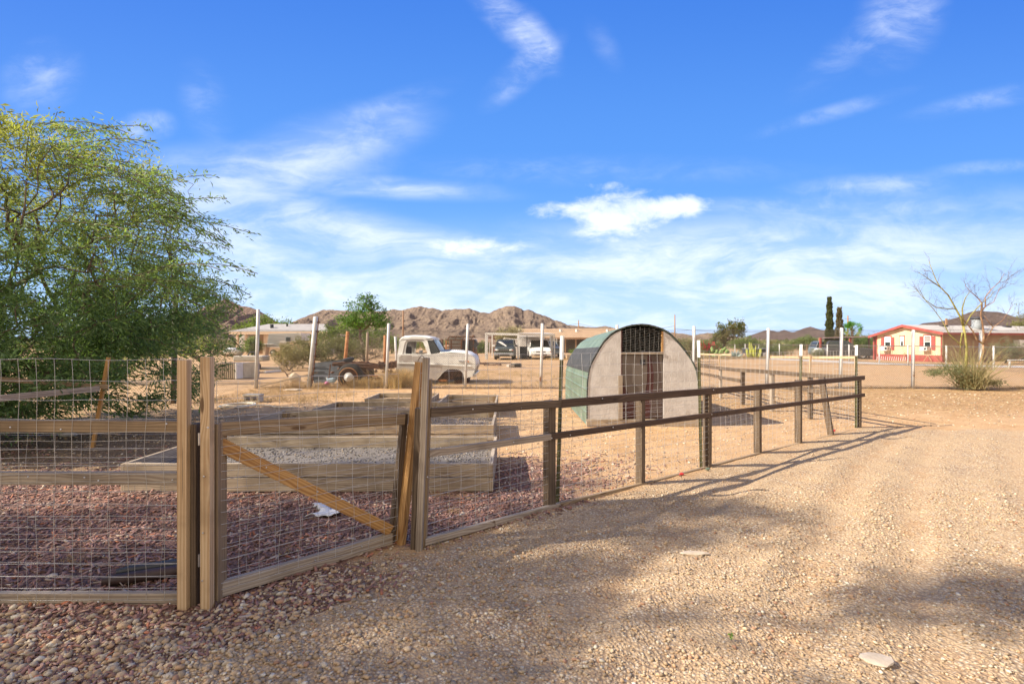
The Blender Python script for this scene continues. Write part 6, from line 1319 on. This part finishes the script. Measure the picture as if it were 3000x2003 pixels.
# the bare tree with its green and orange stems, at the back fence
def bare():
    d = 15.0
    def stem(paths, m, t, nm='limb', sub=26, seed=1, r0=.055):
        r = random.Random(seed); 
        for pth, ra, rb in paths:
            P = [D(px, py, d + dd) for px, py, dd in pth]; n = len(P); MB().tube(P, [ra + (rb - ra) * i / (n - 1) for i in range(n)], 7).build(nm, m, t, smooth=True)
    Zp = lambda zx, zy, dd=0: (2500 + zx * .3189, 750 + zy * .3189, dd)
    t = thing('palo_verde', 'bare sprawling tree with green bark stem at the back fence', 'tree', D(2838, 1140, d)); 
    main = [([Zp(1030, 1190), Zp(1035, 1000), Zp(1040, 850), Zp(1025, 720), Zp(1010, 640)], .040, .032), ([Zp(1010, 640), Zp(985, 560), Zp(935, 470), Zp(870, 355), Zp(800, 285), Zp(760, 220), Zp(725, 130), Zp(695, 50)], .030, .006), ([Zp(935, 480), Zp(860, 482), Zp(760, 470), Zp(660, 400), Zp(615, 320), Zp(540, 325)], .018, .004), ([Zp(800, 285), Zp(720, 230), Zp(650, 180), Zp(600, 150)], .018, .004), ([Zp(1005, 820), Zp(960, 790), Zp(880, 715), Zp(820, 600), Zp(740, 490), Zp(640, 380), Zp(570, 300)], .02, .004), ([Zp(1010, 640), Zp(1000, 480), Zp(1030, 380), Zp(1070, 330)], .025, .006), ([Zp(1025, 640), Zp(1080, 540), Zp(1180, 430), Zp(1260, 370), Zp(1290, 320)], .022, .004), ([Zp(1000, 700), Zp(985, 790), Zp(980, 900)], .02, .012)]
    stem(main, w_barkg, t)
    t2 = thing('palo_verde', 'bare tree with orange bark stem forking beside the white post at the back fence', 'tree', D(2868, 1140, d - .15))
    m2 = [([Zp(1120, 1185), Zp(1140, 1080), Zp(1160, 980), Zp(1195, 880), Zp(1190, 805)], .026, .026), ([Zp(1190, 805), Zp(1200, 740), Zp(1188, 640), Zp(1170, 540), Zp(1180, 430), Zp(1140, 380), Zp(1070, 320), Zp(1030, 270)], .032, .005), ([Zp(1180, 500), Zp(1215, 460), Zp(1210, 380), Zp(1270, 300), Zp(1340, 240), Zp(1390, 150)], .022, .004), ([Zp(1190, 805), Zp(1130, 760), Zp(1100, 690), Zp(1050, 630), Zp(1000, 560)], .03, .008), ([Zp(1200, 790), Zp(1250, 710), Zp(1285, 650), Zp(1370, 590), Zp(1470, 440)], .022, .004), ([Zp(1285, 650), Zp(1230, 590), Zp(1190, 520)], .012, .004), ([Zp(1340, 240), Zp(1400, 240), Zp(1420, 190)], .008, .003), ([Zp(1215, 460), Zp(1290, 420), Zp(1340, 300), Zp(1400, 240)], .012, .003)]
    stem(m2, w_barko, t2)
    for (tt, pths, m, sd) in ((t, main, w_bark, 3), (t2, m2, w_bark, 5)):
        r = random.Random(sd); segs = []
        def twig(p, dv, L, rad, lv):
            n = 5; q = p
            for i in range(n):
                dv = (dv + Vector((r.gauss(0, .16), r.gauss(0, .16), r.gauss(.03, .14)))).normalized(); q2 = q + dv * L / n; segs.append((tuple(q), tuple(q2), rad * (1 - i / n * .7), rad * (1 - (i + 1) / n * .7))); 
                if lv < 2 and r.random() < .5: twig(q2, (dv + Vector((r.gauss(0, .7), r.gauss(0, .7), r.gauss(.1, .5)))).normalized(), L * .6, rad * .6, lv + 1)
                q = q2
        for pth, ra, rb in pths[1:]:
            P = [D(px, py, d + dd) for px, py, dd in pth]
            for i in range(1, len(P)):
                for _ in range(2 if i < len(P) - 1 else 3):
                    a = P[i - 1].lerp(P[i], r.random()); dv = (P[i] - P[i - 1]).normalized() + Vector((r.gauss(0, .6), r.gauss(0, .6), r.gauss(.1, .5))); twig(a, dv.normalized(), r.uniform(.22, .55), .0045, 0)
        V, Fc = seg_arrays([s[0] for s in segs], [s[1] for s in segs], np.array([s[2] for s in segs]), np.array([s[3] for s in segs]), 4); npmesh('twigs', V, Fc, m, tt)
    # clump of shoots and low leafy growth
    t3 = thing('desert_bush', 'clump of dry upright shoots and low green leaves at the foot of the bare trees', 'bush', D(2835, 1142, d)); r = random.Random(6); segs = []
    b = D(2845, 1142, d); b.z = 0
    for k in range(330):
        a = r.gauss(0, .55); L = r.uniform(.7, 1.75) * (1 - abs(a) * .3); p = b + Vector((r.gauss(0, .12), r.gauss(0, .15), .05)); dv = Vector((math.sin(a), r.gauss(0, .3), math.cos(a)))
        for i in range(4): q = p + dv * L / 4; segs.append((tuple(p), tuple(q), .0085 - i * .0015, .007 - i * .0015)); p = q; dv = (dv + Vector((r.gauss(0, .1), r.gauss(0, .1), -.05))).normalized()
    V, Fc = seg_arrays([s[0] for s in segs], [s[1] for s in segs], np.array([s[2] for s in segs]), np.array([s[3] for s in segs]), 4); npmesh('stems', V, Fc, mat('shoot', (.24, .21, .09), (.36, .30, .15), rough=.8), t3)
    q = np.random.default_rng(4); n = 2600; k = q.integers(0, 4, n); cen = np.array([D(2785, 1082, d), D(2810, 1100, d - .1), D(2740, 1090, d + .1), D(2905, 1120, d)])[k]; sp = np.array([(.20, .2, .10), (.18, .2, .20), (.13, .15, .06), (.16, .15, .05)])[k]
    P = cen + q.normal(0, 1, (n, 3)) * sp; P[:, 2] = np.maximum(P[:, 2], .05); g = q.uniform(0, 1, (n, 1)); V, Fc, c = leaves(P, q.normal(0, 1, (n, 3)), .07, .016, np.array((.10, .12, .06)) * (1 - g) + np.array((.22, .22, .10)) * g, q); npmesh('foliage', V, Fc, m_leafo, t3, c)
bare()
tree('desert_bush', 'grey green thorny bush before the brown wing of the house', 'bush', at(2945, 33), [(0, 0, 1.1, 1.3, 1.0, .8), (1.2, 0, .9, 1.2, 1, .8)], 130, 16, (.10, .03), GG, 81, shell=.2, sigma=.14, step=.25, r_tip=.007, leafmat=m_leafo)
tree('desert_bush', 'bare brown brush left of the grey green bush by the brown wing', 'bush', at(2895, 33), [(0, 0, .6, .9, .8, .6)], 90, 2, (.06, .02), DRY, 82, shell=.2, sigma=.1, step=.2, r_tip=.008, leafmat=m_leafo, bias=.05, lift=-.05)
tree('mesquite_tree', 'sparse mesquite leaning in at the right edge above the roof', 'tree', at(3090, 22), [(-.3, 0, 2.6, 1.5, 1.2, .7), (.2, 0, 3.1, 1.6, 1.2, .8)], 110, 20, (.10, .018), OL, 83, shell=.3, sigma=.1, step=.3, r_tip=.006, lift=.2)
tree('mesquite_tree', 'round olive tree crown beyond the right end of the pale roof', 'tree', at(3010, 60), [(0, 0, 3.2, 2.2, 1.6, 1.3)], 100, 22, (.26, .08), OL, 84, shell=.3, sigma=.22, step=.5, r_tip=.012)
tree('citrus_tree', 'dark green tree showing under the dark carport roof', 'tree', at(2545, 62), [(0, 0, 1.4, 2.6, 1.4, 1.1), (-2.6, 0, 1.4, 2, 1.4, 1.0)], 120, 22, (.24, .1), BG, 85, shell=.3, sigma=.22, step=.5, r_tip=.012)
tree('desert_bush', 'yellow green plants under the carport roof left of the middle red post', 'bush', at(2460, 52), [(0, 0, 1.2, 1.8, 1, .9)], 80, 18, (.2, .06), ((.22, .24, .06), (.36, .38, .12)), 86, shell=.3, sigma=.2, step=.4, r_tip=.01)

# dry grass: straw tufts at fences and around the pickup
def grass():
    r = np.random.default_rng(12); A, B, ra, cs = [], [], [], []
    def tuft(x, y, n, h, spread, col, th):
        k = r.normal(0, spread, (n, 2)); a = r.normal(0, .35, (n, 2)); hh = h * r.uniform(.4, 1.1, n)
        P = np.stack([x + k[:, 0], y + k[:, 1], np.zeros(n)], 1); M_ = P + np.stack([a[:, 0] * hh * .5, a[:, 1] * hh * .5, hh * .6], 1); E = M_ + np.stack([a[:, 0] * hh * .9, a[:, 1] * hh * .9, hh * .35], 1)
        c = np.array(col) * r.uniform(.7, 1.25, (n, 1))
        A.extend([P, M_]); B.extend([M_, E]); ra.extend([np.full(n, th), np.full(n, th * .8)]); cs.extend([c, c])
    for _ in range(46):          # tall straw in front of the pickup door and chassis
        x = r.uniform(-5.3, -3.35); tuft(x, 16.0 + r.normal(0, .3), 34, .62 if x > -4.5 else .34, .12, (.66, .47, .22), .0035)
    for _ in range(60): tuft(r.uniform(-7.9, -2.1), 15.9 + r.normal(0, .2), 16, .20, .1, (.58, .40, .2), .0035)
    for x in np.arange(-8.2, 18, .09):      # fence line
        if r.uniform() < .8: tuft(x, 15.35 + r.normal(0, .08), 10, .10 * r.uniform(.4, 1.6), .07, (.42, .27, .13) if r.uniform() < .6 else (.22, .14, .08), .003)
    for _ in range(520): x = r.uniform(-9, 3.5); tuft(x, r.uniform(16, 24), 9, .1, .12, (.50, .36, .18), .005)
    for _ in range(260): tuft(r.uniform(-8, -4.5), r.uniform(11.5, 16), 14, .10, .10, (.48, .34, .18), .003)
    for _ in range(160): tuft(r.uniform(3, 9), 41 + r.normal(0, 1), 12, .16, .2, (.45, .30, .13), .012)
    for _ in range(500): tuft(r.uniform(12, 26), 44 + r.normal(0, 1.2), 10, .2, .25, (.33, .24, .13), .014)
    for (px, py) in ((95, 1775), (60, 1778), (180, 1655), (365, 1690), (210, 1660), (840, 1620), (800, 1560), (1280, 1600), (1330, 1500), (1500, 1330), (300, 1770)): p = G(px, py); tuft(p.x, p.y + (.05 if px < 500 else 0), 26, .06, .03, (.55, .42, .22), .0009)
    A_ = np.vstack(A); V, Fc = seg_arrays(A_, np.vstack(B), np.concatenate(ra), np.concatenate(ra) * .6, 3); c = np.repeat(np.vstack(cs), 6, axis=0)
    o = npmesh('dry_grass', V, Fc, m_straw, None, c); tag(o, 'dry straw coloured grass along the fences and around the pickup', 'dry grass', kind='stuff')
    # creosote flats out to the hills
    n = 2600; d = 95 * (7.5 ** r.uniform(0, 1, n)); u = r.uniform(-1.25, 1.25, n); keep = np.ones(n, bool); P0 = np.stack([u * d, d], 1); sz = r.uniform(.6, 1.4, n) * (.6 + d / 260)
    m = 34; k = np.repeat(np.arange(n), m); v = r.normal(0, 1, (n * m, 3)); v /= np.linalg.norm(v, axis=1, keepdims=True); P = np.stack([P0[k, 0], P0[k, 1], sz[k] * .55], 1) + v * sz[k][:, None] * np.array([1.1, 1.1, .55]); cc = np.array([(.15, .16, .07), (.22, .21, .10), (.12, .15, .06)])[r.integers(0, 3, n)][k] * r.uniform(.7, 1.2, (n * m, 1))
    d_ = r.normal(0, 1, P.shape); V, Fc, c = leaves(P, d_, sz[k] * .7, sz[k] * .3, cc, r); o = npmesh('distant_scrub', V, Fc, m_leafo, None, c); tag(o, 'far desert scrub spread over the flats below the hills', 'scrub', kind='stuff')
grass()

# ---------------------------------------------------------------- utility poles and lines
def pole(px, base_d, top, lab, r=.16):
    b = at(px, base_d); z = H_(top, base_d); t = thing('utility_pole', lab, 'pole', b); MB().tube([(b[0], b[1], -.1), (b[0], b[1], z)], [r, r * .7], 8).build('mast', m_brown, t, smooth=True); MB().beam((b[0] - .9, b[1], z - .9), (b[0] + .9, b[1], z - .9), .08, .08).build('crossarm', m_brown, t) if r > .2 else None
    MB().tube([(b[0], b[1], z - .02), (b[0], b[1], z + .12)], .05, 6).build('insulator', m_slate, t); return Vector((b[0], b[1], z - .7))
p1 = pole(1181, 85, 909, 'utility pole behind the pickup cab'); p2 = pole(1695, 110, 938, 'short utility pole above the tan roof'); p3 = pole(1977, 100, 922, 'utility pole right of the coop roof')
p4 = pole(2484, 130, 924, 'thin utility pole beside the palm', .22)
for (a, b, lab) in ((p1 - Vector((0, 0, 2.6)), p2, 'overhead line running from the pole behind the pickup'), (p2, p3 - Vector((0, 0, 1.6)), 'overhead line between the two poles by the coop'), (p3 - Vector((0, 0, 2.2)), p4 - Vector((0, 0, 2)), 'overhead line running right over the far hills')):
    o = MB().tube([a.lerp(b, k / 12) - Vector((0, 0, 1.2 * 4 * (k / 12) * (1 - k / 12))) for k in range(13)], .035, 4).build('power_line', m_bk); tag(o, lab, 'power line')

# ---------------------------------------------------------------- hills
def hill(name, ridge, dist, depth, seed, cols, rug=1.0, nu=520):
    xs = np.array([p[0] for p in ridge], float); ys = np.array([p[1] for p in ridge], float)
    px = np.linspace(xs[0], xs[-1], nu); rz = np.maximum(H - (np.interp(px, xs, ys) - 1001) * dist / F, 0)
    nv = 110; vs = np.concatenate([np.linspace(0, 1, 80), np.linspace(1.02, 1.7, nv - 80)]); V = []
    sc = dist / 900.0
    for v in vs:
        for i in range(nu):
            u = (px[i] - 1500) / F * dist; y = dist - depth * (1 - v) if v <= 1 else dist + depth * (v - 1)
            q = Vector((u / (34 * sc), y / (100 * sc), seed)); g = mn.ridged_multi_fractal(q, .9, 2.1, 6, 1.0, 2.0) / 2.2
            h = rz[i]
            if v <= 1:
                w = 4 * v * (1 - v); s = .72 * v ** 1.25 + .28 * v ** 3
                s2 = s + .50 * rug * (g - .55) * w * (.35 + .65 * v)
                z = h * max(s2, 0) + .005 * dist * mn.ridged_multi_fractal(Vector((u / (14 * sc), y / (22 * sc), seed)), .8, 2.2, 4, 1.0, 2.0) * .5 * min(w * 1.5, 1) * v
                z = min(z, h * (v ** .45)) if v < 1 else h
            else: z = h * max(1 - (v - 1) * 1.6, -.05)
            V.append((u, y, z - .3 + (.3 if v == 1 else 0)))
    a = (np.arange(nv - 1)[:, None] * nu + np.arange(nu - 1)[None]).ravel(); Fc = np.stack([a, a + 1, a + nu + 1, a + nu], 1)
    m, t, p, o = _pb(name + '_rock'); tc = t.n('ShaderNodeTexCoord').outputs['Object']; k = 900 / dist
    n1 = t.noise(tc, .035 * k, 8, .68); n2 = t.noise(tc, .20 * k, 6, .7); n3 = t.noise(t.map(tc, scale=(1, .4, .6)), .5 * k, 4, .7)
    c = t.mix(t.ramp(n1, .38, .62), cols[0], cols[1]); c = t.mix(t.m('MULTIPLY', t.ramp(n2, .48, .66), .7), c, cols[2]); c = t.mix(t.m('MULTIPLY', t.ramp(n3, .55, .7), .5), c, cols[2])  # dark patches: rock tone plus gully shadow put into the colour
    t.l(c, p.inputs['Base Color']); p.inputs['Roughness'].default_value = 1; p.inputs['Specular IOR Level'].default_value = 0
    bumpn(t, p, t.m('ADD', n2, t.m('MULTIPLY', n3, .6)), 1.0, 9.0 / k)
    ob = npmesh(name, V, Fc, m, None, smooth=False); ob['kind'] = 'structure'
R1 = [(820, 990), (886, 939), (916, 919), (944, 907), (970, 907), (1013, 909), (1060, 912), (1124, 910), (1155, 905), (1178, 908), (1208, 900), (1221, 899), (1234, 896), (1254, 902), (1267, 901), (1280, 905), (1295, 910), (1305, 906), (1320, 907), (1336, 904), (1355, 905), (1374, 902), (1390, 908), (1405, 914), (1433, 917), (1459, 904), (1484, 896), (1507, 895.5), (1528, 904), (1533, 909), (1548, 906), (1560, 910), (1574, 918), (1599, 925), (1625, 938), (1643, 941), (1661, 951), (1702, 955), (1743, 959), (1773, 954), (1799, 960), (1817, 966), (1880, 982), (1957, 972), (2010, 985), (2040, 990), (2050, 977), (2075, 974), (2110, 985), (2150, 998)]
R1f = []
_r = random.Random(3)
for a, b in zip(R1[:-1], R1[1:]):
    n = max(1, int((b[0] - a[0]) / 5))
    for k in range(n): f = k / n; R1f.append((a[0] + (b[0] - a[0]) * f, a[1] + (b[1] - a[1]) * f + (_r.uniform(-1.1, 1.1) if k else 0)))
R1f.append(R1[-1])
BR = ((.38, .285, .21), (.30, .225, .175), (.15, .12, .11))
hill('hill_range', R1f, 950, 330, 1.7, BR, .72, 700)
hill('hill_left', [(400, 960), (520, 935), (560, 925), (600, 905), (633, 886), (651, 878), (664, 873.5), (679, 883), (690, 888), (707, 896), (720, 897), (735, 900), (760, 910), (800, 935), (860, 975), (900, 998)], 1500, 420, 4.1, ((.34, .24, .19), (.27, .19, .155), (.17, .13, .12)), 1.1, 260)
hill('hill_right', [(2120, 1000), (2165, 995), (2203, 986), (2229, 971), (2246, 966), (2258, 969), (2274, 975), (2285, 970), (2297, 965), (2308, 969), (2320, 974), (2331, 972), (2354, 961), (2374, 956), (2385, 959), (2397, 965), (2420, 977), (2450, 988), (2500, 998)], 1300, 300, 7.3, ((.22, .165, .145), (.18, .135, .125), (.13, .10, .10)), .8, 300)
hill('hill_far_right', [(2600, 985), (2704, 946), (2755, 941), (2803, 930), (2820, 922), (2835, 916), (2850, 911), (2867, 909.5), (2895, 912), (2924, 913), (2945, 918), (2962, 925), (3000, 938), (3100, 965), (3250, 990)], 1600, 400, 9.9, ((.21, .16, .14), (.17, .13, .12), (.12, .095, .095)), .7, 260)
S.cycles.max_bounces = 6
